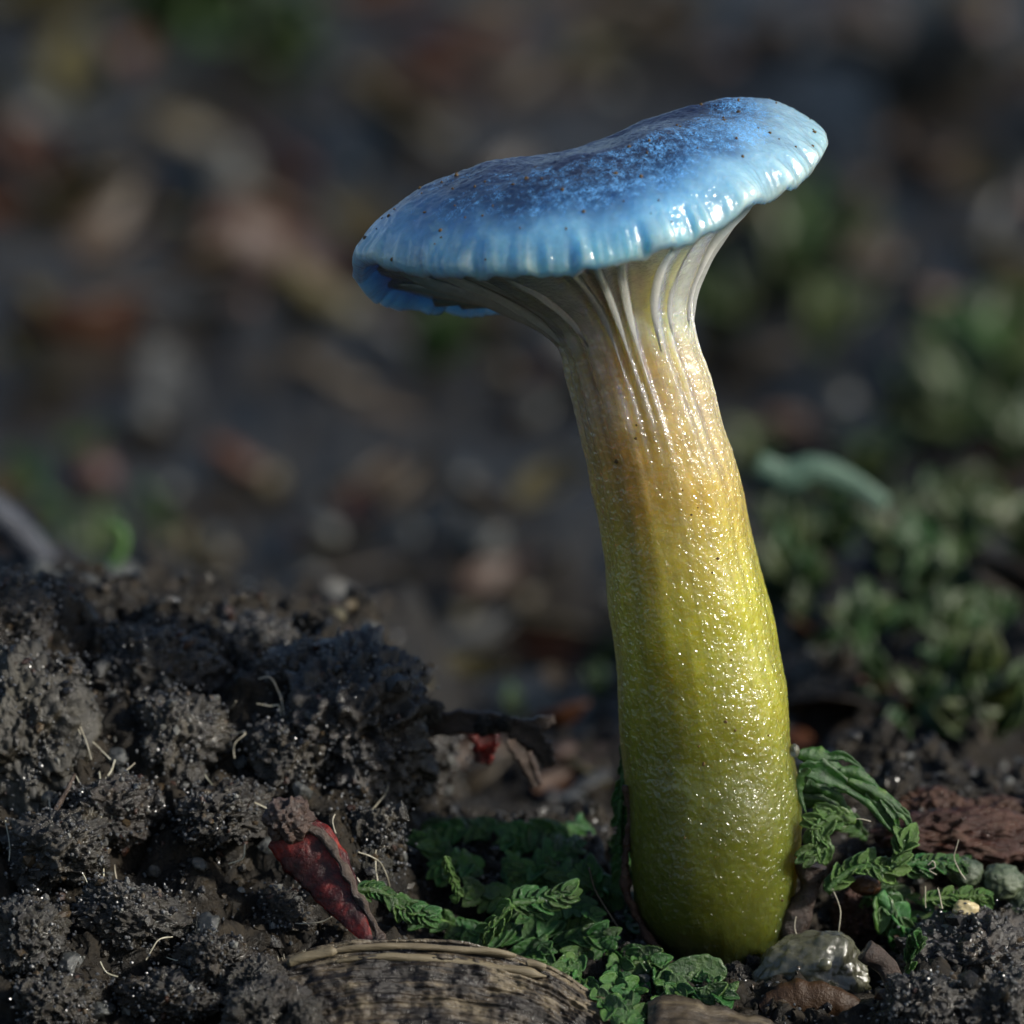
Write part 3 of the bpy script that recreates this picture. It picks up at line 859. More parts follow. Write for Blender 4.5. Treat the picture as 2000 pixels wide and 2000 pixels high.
for pix in fib:
    p = spline(path3(pix, 0.9), 40)
    p += 0.05 * np.stack([noise(p * 1.5 + k_) for k_ in (3, 9, 15)], 1)
    v, f = tube(p, 0.020 + 0.008 * noise(p * 3), 6)
    one('root_fibre', v, f, M['fibre'], 'fine pale root fibre standing out from the soil mound', 'root fibre', 'pale fibres on the mound')
fib2 = [[(1625, 1735), (1642, 1780), (1638, 1830), (1655, 1862)], [(1555, 1790), (1552, 1815), (1560, 1835)], [(1525, 1870), (1528, 1915), (1550, 1960), (1580, 2004)], [(1782, 1872), (1812, 1842), (1800, 1868), (1806, 1885), (1830, 1835)],
        [(1872, 1640), (1864, 1672), (1872, 1700), (1885, 1718)], [(1812, 1690), (1822, 1682), (1826, 1694), (1815, 1700), (1830, 1708)], [(1805, 1732), (1806, 1760), (1808, 1772)], [(1700, 1605), (1680, 1600), (1672, 1600)], [(1830, 1734), (1838, 1755), (1842, 1775)]]
for pix in fib2:
    p = spline(path3(pix, 1.5, ys=-1.8), 40)
    p += 0.04 * np.stack([noise(p * 1.7 + k_) for k_ in (3, 9, 15)], 1)
    v, f = tube(p, 0.018 + 0.006 * noise(p * 3), 6)
    one('root_fibre', v, f, M['fibre'], 'fine white thread over the moss and cloudy stone by the stem', 'root fibre', 'white threads by the cloudy stone')
p = spline(path3([(1150, 1695), (1163, 1740), (1190, 1785), (1214, 1822)], 0, ys=-1.0), 30)
one('root_fibre', *tube(p, np.linspace(0.03, 0.04, 30), 6), M['darkfibre'], 'thin black hair leaning between moss and stem', 'root fibre')
p = spline(path3([(75, 1660), (105, 1590), (130, 1545), (146, 1512)], 1.0), 30)
one('root_stub', *tube(p, np.linspace(0.13, 0.04, 30) + 0.02 * noise(p * 3), 8), M['rimleaf'], 'brown tapering root leaning on the soil mound', 'root')

# --- moss leaves and shoots
def moss_leaf(seed, Lm, Wm, jag=0.12, cup=0.25, bend=0.3, nu=15, nv=24, tip=0.7):
    g = np.linspace(-1, 1, nu); v = np.linspace(0, 1, nv)
    wv = np.sin(np.pi * np.clip(v * 0.93 + 0.07, 0, 1) ** tip) ** 0.6
    wv = np.maximum(wv, 0.10)
    P = np.zeros((nv, nu, 3))
    ja = 1 + jag * noise(np.stack([v * 9, v * 0 + seed, v * 0], 1)); jb = 1 + jag * noise(np.stack([v * 9, v * 0 + seed + 5, v * 0], 1))
    wd = wv[:, None] * Wm / 2 * np.where(g[None] > 0, ja[:, None], jb[:, None])
    P[..., 0] = v[:, None] * Lm
    P[..., 1] = g[None] * wd
    P[..., 2] = cup * Wm * (g[None] ** 2) * wv[:, None] - bend * Lm * v[:, None] ** 2
    q = P.reshape(-1, 3) * 5.5 / 1.0 + seed * 3.1
    P[..., 2] += (0.030 * noise(q) + 0.020 * noise(q * 1.9)).reshape(nv, nu)
    return sheet(P, 0.07)


ML = [mesh('leaf', *moss_leaf(k, 1.0, (0.62, 0.75, 0.55, 0.9, 0.7)[k], 0.22, (0.2, 0.3, -0.2, 0.15, 0.3)[k], (0.2, 0.35, 0.1, 0.4, 0.05)[k]), M['moss']) for k in range(5)]
MB = [mesh('leaf', *moss_leaf(k + 9, 1.0, (0.55, 0.8, 0.7)[k], 0.22, 0.2, 0.25), M['mossbright']) for k in range(3)]
MF = [mesh('leaf', *moss_leaf(k + 20, 1.0, (0.7, 0.95, 0.6)[k], 0.1, 0.25, 0.3, 9, 12), M['mossfar']) for k in range(3)]


def frame_mat(x, nrm):
    x = Vector(x).normalized(); z = Vector(nrm)
    z = (z - x * z.dot(x)).normalized()
    y = z.cross(x)
    return Matrix((x, y, z)).transposed()


def shoot(p, n, size, leaves, stem_mat, name, label, cat, group, nrm=(0.15, -0.75, 0.65), spread=0.9, r_=0.07):
    p = spline(p, 20)
    e = link(name, None, p[0], label=label, cat=cat, group=group)
    v, f = tube(p - p[0], np.linspace(r_, r_ * 0.5, 20), 7)
    link('stem', mesh('stem', v, f, stem_mat), parent=e)
    for k in range(n):
        i = int(1 + 18 * (k + 0.5) / n)
        t = Vector(p[min(i + 1, 19)] - p[i - 1]).normalized()
        nv_ = Vector(nrm) + Vector(rng.uniform(-0.35, 0.35, 3))
        sgn = 1 if k % 2 else -1
        a_ = sgn * spread * rng.uniform(0.55, 1.2) if k < n - 1 else 0
        d = Matrix.Rotation(a_, 3, nv_.normalized()) @ t
        o_ = link('leaf', leaves[rng.integers(0, len(leaves))], p[i] - p[0], parent=e)
        sz = size * rng.uniform(0.75, 1.2) * (0.7 if k == n - 1 else 1)
        o_.rotation_euler = frame_mat(d, nv_).to_euler()
        o_.scale = (sz,) * 3
    return e


LBM = 'dark green leafy moss shoot in the tuft between red leaf and stem'
GM = 'moss shoots beside the stem'
mossp = [[(1130, 1760), (1090, 1710), (1040, 1690)], [(1010, 1740), (1070, 1680), (1130, 1650)], [(1090, 1690), (1150, 1720), (1200, 1745)], [(1170, 1790), (1100, 1800), (1020, 1790)], [(960, 1790), (1000, 1740), (1010, 1690)],
         [(1080, 1850), (1140, 1830), (1190, 1830)], [(1060, 1760), (1000, 1760), (920, 1745)], [(930, 1830), (870, 1800), (790, 1780)], [(1180, 1840), (1130, 1870), (1100, 1900)], [(1210, 1850), (1210, 1900), (1190, 1950)],
         [(1130, 1910), (1160, 1940), (1200, 1990)], [(1260, 1900), (1240, 1930), (1210, 1960)], [(1110, 1640), (1050, 1625), (990, 1640)], [(1200, 1700), (1225, 1680), (1215, 1640)], [(860, 1690), (850, 1660), (830, 1640)],
         [(1000, 1640), (930, 1620), (860, 1625)], [(1050, 1730), (1110, 1760), (1160, 1790)], [(1200, 1780), (1170, 1740), (1150, 1700)], [(940, 1700), (900, 1690), (860, 1700)], [(1030, 1820), (960, 1820), (900, 1830)],
         [(1320, 1940), (1290, 1970), (1240, 1990)], [(1090, 1660), (1100, 1630), (1140, 1610)], [(980, 1880), (1020, 1870), (1060, 1860)], [(1100, 1720), (1060, 1700), (1010, 1710)]]
mossp += [[(1280, 1930), (1330, 1915), (1390, 1900)], [(1250, 1880), (1280, 1900), (1330, 1940)], [(1420, 1960), (1400, 1930), (1370, 1900)], [(1200, 1880), (1240, 1870), (1280, 1885)], [(1230, 1820), (1220, 1790), (1225, 1750)], [(1300, 1970), (1350, 1950), (1420, 1945)]]
for pix in mossp:
    a_ = near(*pix[0], 0.2); b_ = near(*pix[-1], 0.5)
    ys = np.linspace(a_[1], min(b_[1], a_[1] + 2.5), len(pix)) - np.linspace(0.1, 0.8, len(pix))
    P_ = np.array([at(x, y, q_) for (x, y), q_ in zip(pix, ys)])
    mx_, my_ = np.mean(pix, 0)
    wh = ('at the back of the tuft' if my_ < 1680 else 'reaching towards the red leaf' if mx_ < 950 else 'in front of the stem foot' if mx_ > 1235 else 'along the edge of the arched wood' if my_ > 1835 else 'against the shaded side of the stem' if mx_ > 1140 else 'in the middle of the tuft')
    shoot(P_, 15, 0.66, ML, M['moss'], 'moss_shoot', 'dark green leafy moss shoot ' + wh, 'moss', 'moss shoots ' + wh)
# right-hand side tuft
mossr = [[(1720, 1760), (1750, 1800), (1770, 1850)], [(1800, 1760), (1870, 1760), (1930, 1755)], [(1790, 1695), (1840, 1690), (1885, 1690)], [(1680, 1770), (1720, 1740), (1790, 1760)], [(1600, 1580), (1580, 1560), (1575, 1520)],
         [(1640, 1590), (1610, 1570), (1590, 1545)], [(1840, 1800), (1860, 1780), (1900, 1790)], [(1770, 1900), (1780, 1860), (1790, 1830)], [(1690, 1640), (1650, 1600), (1620, 1580)], [(1760, 1790), (1800, 1800), (1850, 1810)]]
for pix in mossr:
    a_ = near(*pix[0], 0.2)
    ys = min(a_[1], 2.0) - np.linspace(0.4, 1.2, len(pix))
    P_ = np.array([at(x, y, q_) for (x, y), q_ in zip(pix, ys)])
    shoot(P_, 11, 0.52, ML + MB[:1], M['moss'], 'moss_shoot', 'green moss shoot between the stem and the red rotten wood', 'moss', 'moss shoots by the red wood')


def strap(pix, r_, ys, mat, name, label, cat, group=None, flat_=0.6):
    """moss shoot with small leaves overlapping like scales"""
    p = path3(pix, 0, ys=ys)
    L_ = np.linalg.norm(np.diff(p, axis=0), axis=1).sum()
    lv = MS if mat is M['moss'] else MSB
    return shoot(p, int(np.clip(L_ / (r_ * 0.30), 9, 30)), r_ * 1.7, lv, mat, name, label, cat, group, nrm=(0.1, -0.85, 0.5), spread=0.75, r_=r_ * 0.45)


MS = [mesh('leaf', *moss_leaf(k + 30, 1.0, (0.7, 0.85, 0.6)[k], 0.30, (0.35, 0.25, 0.4)[k], (0.30, 0.45, 0.2)[k], 9, 12), M['moss']) for k in range(3)]
MSB = [mesh('leaf', *moss_leaf(k + 40, 1.0, (0.7, 0.85, 0.6)[k], 0.30, (0.35, 0.25, 0.4)[k], (0.30, 0.45, 0.2)[k], 9, 12), M['mossbright']) for k in range(3)]
strap([(1668, 1602), (1625, 1598), (1592, 1620), (1605, 1650), (1570, 1675)], 0.34, np.array([-1.0, -1.3, -1.5, -1.6, -1.8]), M['mossbright'], 'moss_frond', 'bright bumpy moss strap curling in an S against the stem', 'moss')
strap([(1615, 1742), (1640, 1715), (1690, 1690), (1735, 1700), (1760, 1665), (1768, 1640)], 0.33, -1.6, M['mossbright'], 'moss_frond', 'bright bumpy moss strap arching above the cloudy stone', 'moss')
strap([(1765, 1690), (1820, 1686), (1880, 1688)], 0.28, -0.8, M['moss'], 'moss_frond', 'dark straight moss strap under the red rotten wood', 'moss')
strap([(1800, 1760), (1860, 1752), (1930, 1752)], 0.24, -1.2, M['mossbright'], 'moss_frond', 'pale ragged moss strap above the cream seed', 'moss')
strap([(1715, 1745), (1745, 1785), (1768, 1835)], 0.55, -1.6, M['moss'], 'moss_frond', 'broad hanging moss lobe with beaded surface by the dark stick', 'moss')
strap([(690, 1738), (740, 1742), (790, 1775), (840, 1790)], 0.30, -2.5, M['moss'], 'moss_frond', 'green moss strap reaching from the tuft to the red leaf', 'moss')
strap([(868, 1672), (882, 1710), (896, 1745), (888, 1755)], 0.14, -1.4, M['mossbright'], 'moss_frond', 'thin pale moss spike standing up from the tuft', 'moss')
strap([(1000, 1765), (975, 1795), (948, 1822)], 0.28, -3.0, M['mossbright'], 'moss_frond', 'pale jagged moss tongue hanging from the tuft', 'moss')
strap([(1000, 1765), (1050, 1760), (1110, 1745)], 0.36, -2.2, M['moss'], 'moss_frond', 'rounded green moss strap lying across the tuft', 'moss')
strap([(1234, 1440), (1222, 1490), (1214, 1550), (1210, 1620), (1214, 1690), (1226, 1730)], 0.26, 0.6, M['moss'], 'moss_frond', 'long dark moss strand climbing the shaded edge of the stem', 'moss')
strap([(820, 1618), (880, 1612), (960, 1625)], 0.24, 5.0, M['moss'], 'moss_frond', 'dark green moss strap behind the tuft under the shrivelled leaf', 'moss')
v, f = moss_leaf(77, 1.9, 1.7, 0.08, 0.18, 0.2, 21, 30)
o_ = link('moss_leaf', mesh('moss_leaf', v, f, M['moss']), at(1410, 1935, -3.4), label='broad single green moss leaf in front of the stem base', cat='moss')
o_.rotation_euler = frame_mat((-0.93, -0.05, 0.30), (0.1, -0.85, 0.55)).to_euler()
v, f = moss_leaf(78, 1.6, 1.3, 0.08, 0.25, 0.35, 21, 30)
o_ = link('moss_leaf', mesh('moss_leaf', v, f, M['moss']), at(1215, 1905, -3.0), label='dark cupped moss leaf beside the foot of the stem', cat='moss')
o_.rotation_euler = frame_mat((0.8, -0.2, -0.5), (0.3, -0.8, 0.5)).to_euler()

# --- green fern-like frond beside the stem
fr = link('green_frond', None, at(1562, 1475, -0.6), label='green ferny frond with pointed drooping lobes springing from the stem side', cat='frond')
FB = at(1562, 1475, -0.6)


def ribbon(pix, wpx, ys, thick, n=34, nu=7, tipw=0.05, rootw=0.6, rag=0.1, seed=0, arch=0.15, crease=0.0):
    p = spline(path3(pix, 0, ys=ys), n)
    t = np.gradient(p, axis=0); t /= np.linalg.norm(t, axis=1, keepdims=True)
    sd = np.cross(t, -FWD); sd /= np.linalg.norm(sd, axis=1, keepdims=True)
    u = np.linspace(0, 1, n)
    wm = wpx * FRAME / 2000 / 2 * (np.interp(u, [0, 0.3, 0.65, 1], [rootw, 1, 0.75 if not crease else 0.5, tipw])) 
    g = np.linspace(-1, 1, nu)
    ra = 1 + rag * noise(np.stack([u * 11, u * 0 + seed, u * 0], 1)); rb = 1 + rag * noise(np.stack([u * 11, u * 0 + seed + 4, u * 0], 1))
    P = p[:, None] + sd[:, None] * (g[None] * wm[:, None] * np.where(g[None] > 0, ra[:, None], rb[:, None]))[..., None]
    P = P + FWD * ((arch * g[None] ** 2 + crease * np.abs(g[None])) * wm[:, None])[..., None]
    q = P.reshape(-1, 3)
    P = P + (-FWD) * (0.05 * noise(q * 3 + seed)).reshape(n, nu, 1)
    return sheet(P, thick)


fl_ = [([(1560, 1472), (1600, 1482), (1640, 1508), (1672, 1540)], 46, -0.6, 'blade'), ([(1560, 1500), (1605, 1508), (1650, 1532), (1690, 1558)], 48, -0.9, 'blade'), ([(1560, 1530), (1600, 1535), (1655, 1548)], 44, -0.7, 'blade'),
       ([(1560, 1560), (1600, 1560), (1640, 1575)], 40, -0.5, 'blade'), ([(1600, 1482), (1640, 1475), (1668, 1488), (1690, 1505)], 20, -0.6, 'lobe'), ([(1640, 1505), (1685, 1518), (1724, 1548)], 34, -0.9, 'lobe'), ([(1655, 1525), (1715, 1553), (1758, 1582), (1780, 1600)], 34, -1.2, 'lobe'),
       ([(1745, 1575), (1772, 1600), (1784, 1655)], 22, -1.3, 'lobe'), ([(1690, 1550), (1735, 1590), (1758, 1640), (1763, 1672)], 32, -1.4, 'lobe'), ([(1652, 1545), (1695, 1570), (1730, 1612), (1762, 1642)], 14, -1.6, 'lobe'), ([(1720, 1560), (1750, 1600), (1745, 1640)], 18, -1.3, 'lobe'),
       ([(1600, 1540), (1640, 1560), (1660, 1600)], 22, -1.0, 'lobe'), ([(1580, 1500), (1560, 1540), (1575, 1590)], 24, -0.9, 'lobe')]
for k, (pix, wp, ys, nm) in enumerate(fl_):
    v, f = ribbon(pix, wp, np.asarray(ys) + 0.12 * (k % 3), 0.025, rootw=0.35, rag=0.30, seed=k * 7, arch=0.0, tipw=0.01, crease=(0.45, -0.35, 0.3)[k % 3])
    link(nm, mesh(nm, v - FB, f, M['frond']), parent=fr)

# --- weathered wood across the front
top = np.array([(470, 1912), (540, 1886), (640, 1864), (760, 1852), (880, 1858), (990, 1876), (1070, 1903), (1140, 1945), (1210, 1985), (1300, 2020)], float)
tp = spline(top, 240)
nv_ = 150
P = np.zeros((nv_, 240, 3))
for j in range(nv_):
    q_ = j / (nv_ - 1)
    yy = -5.2 - 4.2 * q_
    for i in range(240):
        P[j, i] = at(tp[i, 0] + 20 * q_, tp[i, 1] + 225 * q_ ** 1.15, yy)
q = P.reshape(-1, 3)
jj = np.repeat(np.linspace(0, 1, nv_), 240)
gr = np.stack([q[:, 0] * 0.16, jj * 9.0, q[:, 0] * 0], 1)
P += (-FWD * 1.0 + UP * 0.4) * (0.10 * fbm(gr * np.array([1.0, 1.6, 1.0]), 2, 0.6) + 0.20 * fbm(q * 0.55 + 3, 2) + 0.10 * fbm(gr * np.array([0.9, 4.0, 1.0]) + 4, 3, 0.65) - 0.22 * np.clip(fbm(q * np.array([0.45, 1.2, 1.2]) + 6, 3) - 0.1, 0, 1) + 0.07 * fbm(q * 2.3, 4, 0.65)).reshape(nv_, 240, 1)
ends = np.linspace(0, 1, 240)
sink = 1 - sst(0.0, 0.10, ends + 0.02 * noise(np.stack([ends * 40, ends * 0, ends * 0], 1))) + sst(0.93, 1.0, ends)
P += (FWD * 1.6 - UP * 0.5) * sink[None, :, None]
v, f = sheet(P, 0.9, -FWD * 0.75 + UP * 0.66)
WB = np.array([v[:, 0].mean(), v[:, 1].mean(), v[:, 2].min()])
wd = link('wood_fragment', None, WB, label='arched piece of weathered brown wood lying in front of the moss', cat='wood')
wf = fbm(gr * np.array([0.8, 3.0, 1.0]) + 9, 2, 0.6) * 0.6 + 0.9 * fbm(q * 0.7 + 21, 3, 0.6) - 0.55 * (jj - 0.18) + 0.5 * (1 - sst(0.04, 0.16, jj))
wc = mixv(np.array([0.016, 0.011, 0.008]), np.array([0.085, 0.062, 0.038]), sst(-0.35, 0.25, wf)[:, None])
wc = mixv(wc, np.array([0.22, 0.175, 0.11]), sst(0.15, 0.65, wf)[:, None])
wc = mixv(wc, np.array([0.050, 0.020, 0.012]), (0.8 * sst(2.0, 4.0, q[:, 0] + 1.2 * noise(q)))[:, None])
link('body', mesh('body', v - WB, f, M['woodv'], cols=np.concatenate([wc, wc])), parent=wd)
for k, (pix, r_) in enumerate([([(640, 1868), (760, 1856), (880, 1862), (960, 1868), (1008, 1876)], 0.11), ([(655, 1888), (760, 1878), (880, 1886), (990, 1902), (1068, 1916)], 0.13), ([(1025, 1890), (1045, 1892), (1064, 1902)], 0.13), ([(560, 1890), (600, 1878), (660, 1866)], 0.14)]):
    p = spline(path3(pix, 0, ys=-6.0 - 0.25 * (k == 1)), 46) + (-FWD * 0.12 + UP * 0.14)
    v, f = tube(p, r_ * (1 + 0.25 * noise(p * 1.3)) * np.minimum(1, 0.3 + 6 * np.minimum(np.linspace(0, 1, 46), 1 - np.linspace(0, 1, 46))), 10)
    v[:460] += 0.05 * np.stack([noise(v[:460] * np.array([0.8, 4, 4]) + k_) for k_ in (1, 7, 13)], 1)
    link('splinter', mesh('splinter', v - WB, f, M['woodpale']), parent=wd)
for k in range(46):       # short hairs standing on the wood's edge
    u = rng.uniform(0.05, 0.9)
    b_ = tp[int(u * 239)]
    a0 = at(b_[0], b_[1] + 4, -5.4); a1 = at(b_[0] + rng.uniform(-8, 8), b_[1] - rng.uniform(6, 20), -5.5 - rng.uniform(0, 0.3))
    if k == 0:
        hv, hf, ho = [], [], 0
    v, f = tube(np.linspace(a0, a1, 4), np.array([0.012, 0.011, 0.009, 0.004]), 4)
    hv.append(v - WB); hf += [[q_ + ho for q_ in ff_] for ff_ in f]; ho += len(v)
hair = link('fuzz', mesh('fuzz', np.concatenate(hv), hf, M['fibre']), parent=wd, kind='stuff')

# second strip of bark at the lower edge
P = []
for j in range(24):
    q_ = j / 23
    e_ = spline(np.array([(1265, 1962), (1300, 1948), (1370, 1962), (1440, 1985), (1510, 2005), (1570, 2040)], float), 70)
    P.append([at(x, y + 110 * q_, -6.2 - 2.4 * q_) for x, y in e_])
P = np.array(P)
q = P.reshape(-1, 3)
P += UP * (0.12 * fbm(q * 1.5, 3)).reshape(24, 70, 1)
one('bark_strip', *sheet(P, 0.35, -FWD * 0.75 + UP * 0.66), M['wood'], 'pale-edged strip of bark in front of the broad moss leaf', 'bark')

for k, (px, py, yy, r_) in enumerate([(505, 1925, -6.6, 0.75), (548, 1965, -8.2, 0.8), (500, 1985, -8.6, 0.9), (590, 1995, -9.0, 0.6), (470, 1945, -6.4, 0.6)]):
    link('soil_clod', clodm[k % 5], at(px, py, yy), tuple(rng.uniform(0, 6, 3)), r_, label='dark soil clod packed against the blunt end of the arched wood', cat='soil clod', group='clods at the end of the wood')

# --- red leaf on the mound
yr = float(near(610, 1700)[1]) - 1.2
RL = at(560, 1640, yr)
rl = link('red_leaf', None, RL, label='curled deep red leaf fragment with brown rim on the soil mound', cat='leaf')
v, f = ribbon([(548, 1618), (590, 1650), (632, 1700), (672, 1765), (728, 1848)], 120, np.array([yr, yr - 0.3, yr - 0.6, yr - 1.2, yr - 2.0]), 0.10, n=50, nu=15, tipw=0.05, rootw=0.7, rag=0.10, seed=3, arch=0.30)
link('blade', mesh('blade', v - RL, f, M['redleaf']), parent=rl)
p = spline(path3([(600, 1612), (640, 1640), (668, 1690), (700, 1750), (728, 1800), (748, 1846)], 0, ys=np.array([yr - 0.2, yr - 0.4, yr - 0.8, yr - 1.2, yr - 1.6, yr - 2.0])), 60)
v, f = tube(p, 0.11 + 0.06 * noise(p * 2.0), 12)
v[:720] += 0.09 * np.stack([noise(v[:720] * 3.1 + k_) for k_ in (1, 8, 15)], 1)
link('rim', mesh('rim', v - RL, f, M['rimleaf']), parent=rl)
v, f = lump(311, 5, 0.35, 1.3, 0.12, 3, 0.05, 9, squash=(0.62, 0.5, 0.6))
link('crumpled_tip', mesh('crumpled_tip', v + at(565, 1600, yr - 0.1) - RL, f, M['rimleaf']), parent=rl)

# --- dark shrivelled leaf sticking out of the mound
yd = 5.0
DL = at(840, 1420, yd)
dl = link('shrivelled_leaf', None, DL, label='dark shrivelled leaf jutting from the mound, torn at its tip', cat='leaf')
for k, (pix, wp, ys, nm, mt) in enumerate([([(815, 1420), (880, 1412), (960, 1412), (1030, 1420), (1082, 1405)], 46, np.array([yd, yd - 0.4, yd - 0.6, yd - 0.6, yd - 0.4]), 'blade', 'darkleaf'), ([(1000, 1420), (1040, 1440), (1065, 1470), (1070, 1498)], 44, yd - 0.7, 'tatter', 'darkleaf'),
                                       ([(930, 1420), (950, 1440), (940, 1490)], 60, yd + 0.5, 'red_fold', 'redleaf'), ([(1000, 1440), (1025, 1480), (1050, 1535)], 36, yd + 1.2, 'tatter', 'rimleaf')]):
    v, f = ribbon(pix, wp, ys, 0.16, n=50, nu=11, tipw=0.45, rootw=0.9, rag=0.5, seed=30 + k, arch=-0.3)
    link(nm, mesh(nm, v - DL, f, M[mt]), parent=dl)
for (px, py, r_) in [(945, 1418, 0.28), (985, 1414, 0.24), (835, 1392, 0.42), (815, 1375, 0.3)]:
    link('soil_clod', clodm[2], at(px, py, yd - 0.8), tuple(rng.uniform(0, 6, 3)), r_, label='small dark crumb of soil stuck on the shrivelled leaf', cat='soil clod', group='crumbs on the shrivelled leaf')

# --- things beside the stem, other side
v, f = lump(402, 6, 0.14, 1.3, 0.035, 2.6, 0.012, 9, squash=(1.62, 1.25, 1.38))
p = at(1590, 1915, -2.6)
one('cloudy_stone', v + p, f, M['gel'], 'rounded cloudy olive-grey stone at the foot of the stem', 'stone')
v, f = lump(403, 3, 0.1, 1.3, 0, 1, 0, 1, squash=(0.20, 0.16, 0.20))
one('sand_grain', v + at(1612, 1884, -3.85), f, M['gel'], 'tiny pale round grain stuck on the cloudy stone', 'sand grain')
v, f = lump(404, 3, 0.12, 1.3, 0, 1, 0, 1, squash=(0.16, 0.16, 0.2))
one('water_bead', v + at(1551, 1466, -0.7), f, M['quartz'], 'clear glinting bead where frond meets stem', 'bead')
v, f = ribbon([(1490, 1985), (1550, 1962), (1620, 1960), (1690, 1990)], 90, -5.0, 0.12, n=40, nu=11, tipw=0.5, rootw=0.5, rag=0.15, seed=51, arch=0.4)
one('fallen_leaf', v, f, M['leafrusset'], 'russet dead leaf tucked under the cloudy stone', 'leaf')
p = spline(path3([(1690, 1855), (1730, 1885), (1752, 1940), (1790, 2015)], 0, ys=-4.0), 60)
v, f = tube(p, 0.33 + 0.07 * noise(p * 1.4), 16)
v[:960] += 0.07 * np.stack([noise(v[:960] * 2.6 + k_) for k_ in (1, 8, 15)], 1)
one('stick', v, f, M['darkleaf'], 'dark red-brown rotten stick beside the cloudy stone', 'stick')
p = spline(path3([(1585, 1690), (1580, 1740), (1560, 1780), (1545, 1835)], 0, ys=-1.0), 60)
v, f = tube(p, 0.42 + 0.14 * noise(p * 1.5), 16)
v[:960] += 0.10 * np.stack([noise(v[:960] * 2.2 + k_) for k_ in (1, 8, 15)], 1)
one('root_stub', v, f, M['darkleaf'], 'dark glossy root hugging the foot of the stem', 'root')
for k, (px, py, yy, sq, lab) in enumerate([(1890, 1640, 3.0, (2.6, 1.1, 0.85), 'long red-brown rotten wood with fibres behind the moss'), (1830, 1590, 5.5, (1.3, 0.9, 0.7), 'knobbly brown lump on top of the red rotten wood'), (1975, 1600, 6.0, (1.6, 1.0, 0.6), 'dull brown slab leaning behind the red rotten wood'),
                                           (1690, 1800, 1.8, (1.0, 0.7, 1.0), 'dark red-brown rotten wood in the hollow behind the cloudy stone')]):
    v, f = lump(420 + k, 6, 0.30, 1.3, 0.10, 3.4, 0.06, 12, squash=sq)
    one('rotten_wood', v + at(px, py, yy), f, M['redwood'], lab, 'wood')
for (px, py, r_) in [(1888, 1706, 0.52), (1955, 1722, 0.62), (2000, 1770, 0.6)]:
    v, f = lump(int(px), 5, 0.16, 1.4, 0.03, 3, 0.02, 9, squash=(r_, r_, r_ * 0.85))
    one('moss_capsule', v + at(px, py, 0.2), f, M['capsule'], 'round grey-green capsule in front of the red rotten wood', 'capsule', 'capsules by the red wood')
v, f = lump(440, 4, 0.25, 1.3, 0, 1, 0.02, 6, squash=(0.38, 0.28, 0.26))
one('seed', v + at(1885, 1776, -1.6), f, M['cream'], 'cream coloured seed with brown tip among the moss', 'seed')
v, f = lump(441, 4, 0.2, 1.3, 0, 1, 0.03, 6, squash=(0.45, 0.4, 0.3))
one('amber_scale', v + at(1690, 1728, -1.0), f, M['leafrusset'], 'amber orange scale under the arching moss strap', 'scale')
for k in range(26):
    a_ = rng.uniform(math.pi * 0.05, math.pi * 0.95); rr_ = rng.uniform(2.1, 3.3); sz = rng.uniform(0.16, 0.42)
    x_ = RB[0] + rr_ * math.cos(a_) - 0.2; y_ = -0.2 - rr_ * math.sin(a_) * 0.9
    link('soil_clod', clodm[k % 5], (x_, y_, float(height(np.array([x_]), np.array([y_]))[0]) + 0.2 * sz), tuple(rng.uniform(0, 6, 3)), sz, label='small dark crumb of soil heaped against the stem foot', cat='soil clod', group='crumbs around the stem foot')
# brown debris glued along the shaded edge of the stem foot
p = spline(path3([(1226, 1535), (1230, 1600), (1222, 1680), (1226, 1745), (1262, 1825), (1300, 1872)], 0, ys=np.array([-0.4, -0.4, -0.5, -0.6, -1.0, -1.4])), 80)
v, f = tube(p, 0.10 + 0.10 * np.abs(noise(p * 1.6)), 10)
v[:800] += 0.08 * np.stack([noise(v[:800] * 3.5 + k_) for k_ in (1, 8, 15)], 1)
one('bark_strip', v, f, M['redwood'], 'thin rusty brown debris strip clinging to the stem foot', 'bark')

# ================================================================== LITTER BEHIND (out of focus)
def dead_leaf(seed, Lm=1.0, Wm=0.55, curl=0.5, fold=0.3):
    nu, nv = 11, 20
    g = np.linspace(-1, 1, nu); v = np.linspace(0, 1, nv)
    wv = np.maximum(np.sin(np.pi * v ** 0.85) ** 0.75, 0.03)
    P = np.zeros((nv, nu, 3))
    rag = 1 + 0.12 * noise(np.stack([v * 6, v * 0 + seed, v * 0], 1))
    P[..., 0] = (v[:, None] - 0.5) * Lm
    P[..., 1] = g[None] * (wv * rag)[:, None] * Wm / 2
    P[..., 2] = fold * Wm * np.abs(g[None]) ** 1.3 * wv[:, None] + curl * Lm * (v[:, None] - 0.5) ** 2
    q = P.reshape(-1, 3)
    P[..., 2] += (0.05 * Lm * fbm(q * 3 / Lm + seed, 2)).reshape(nv, nu)
    return sheet(P, 0.025 * Lm)


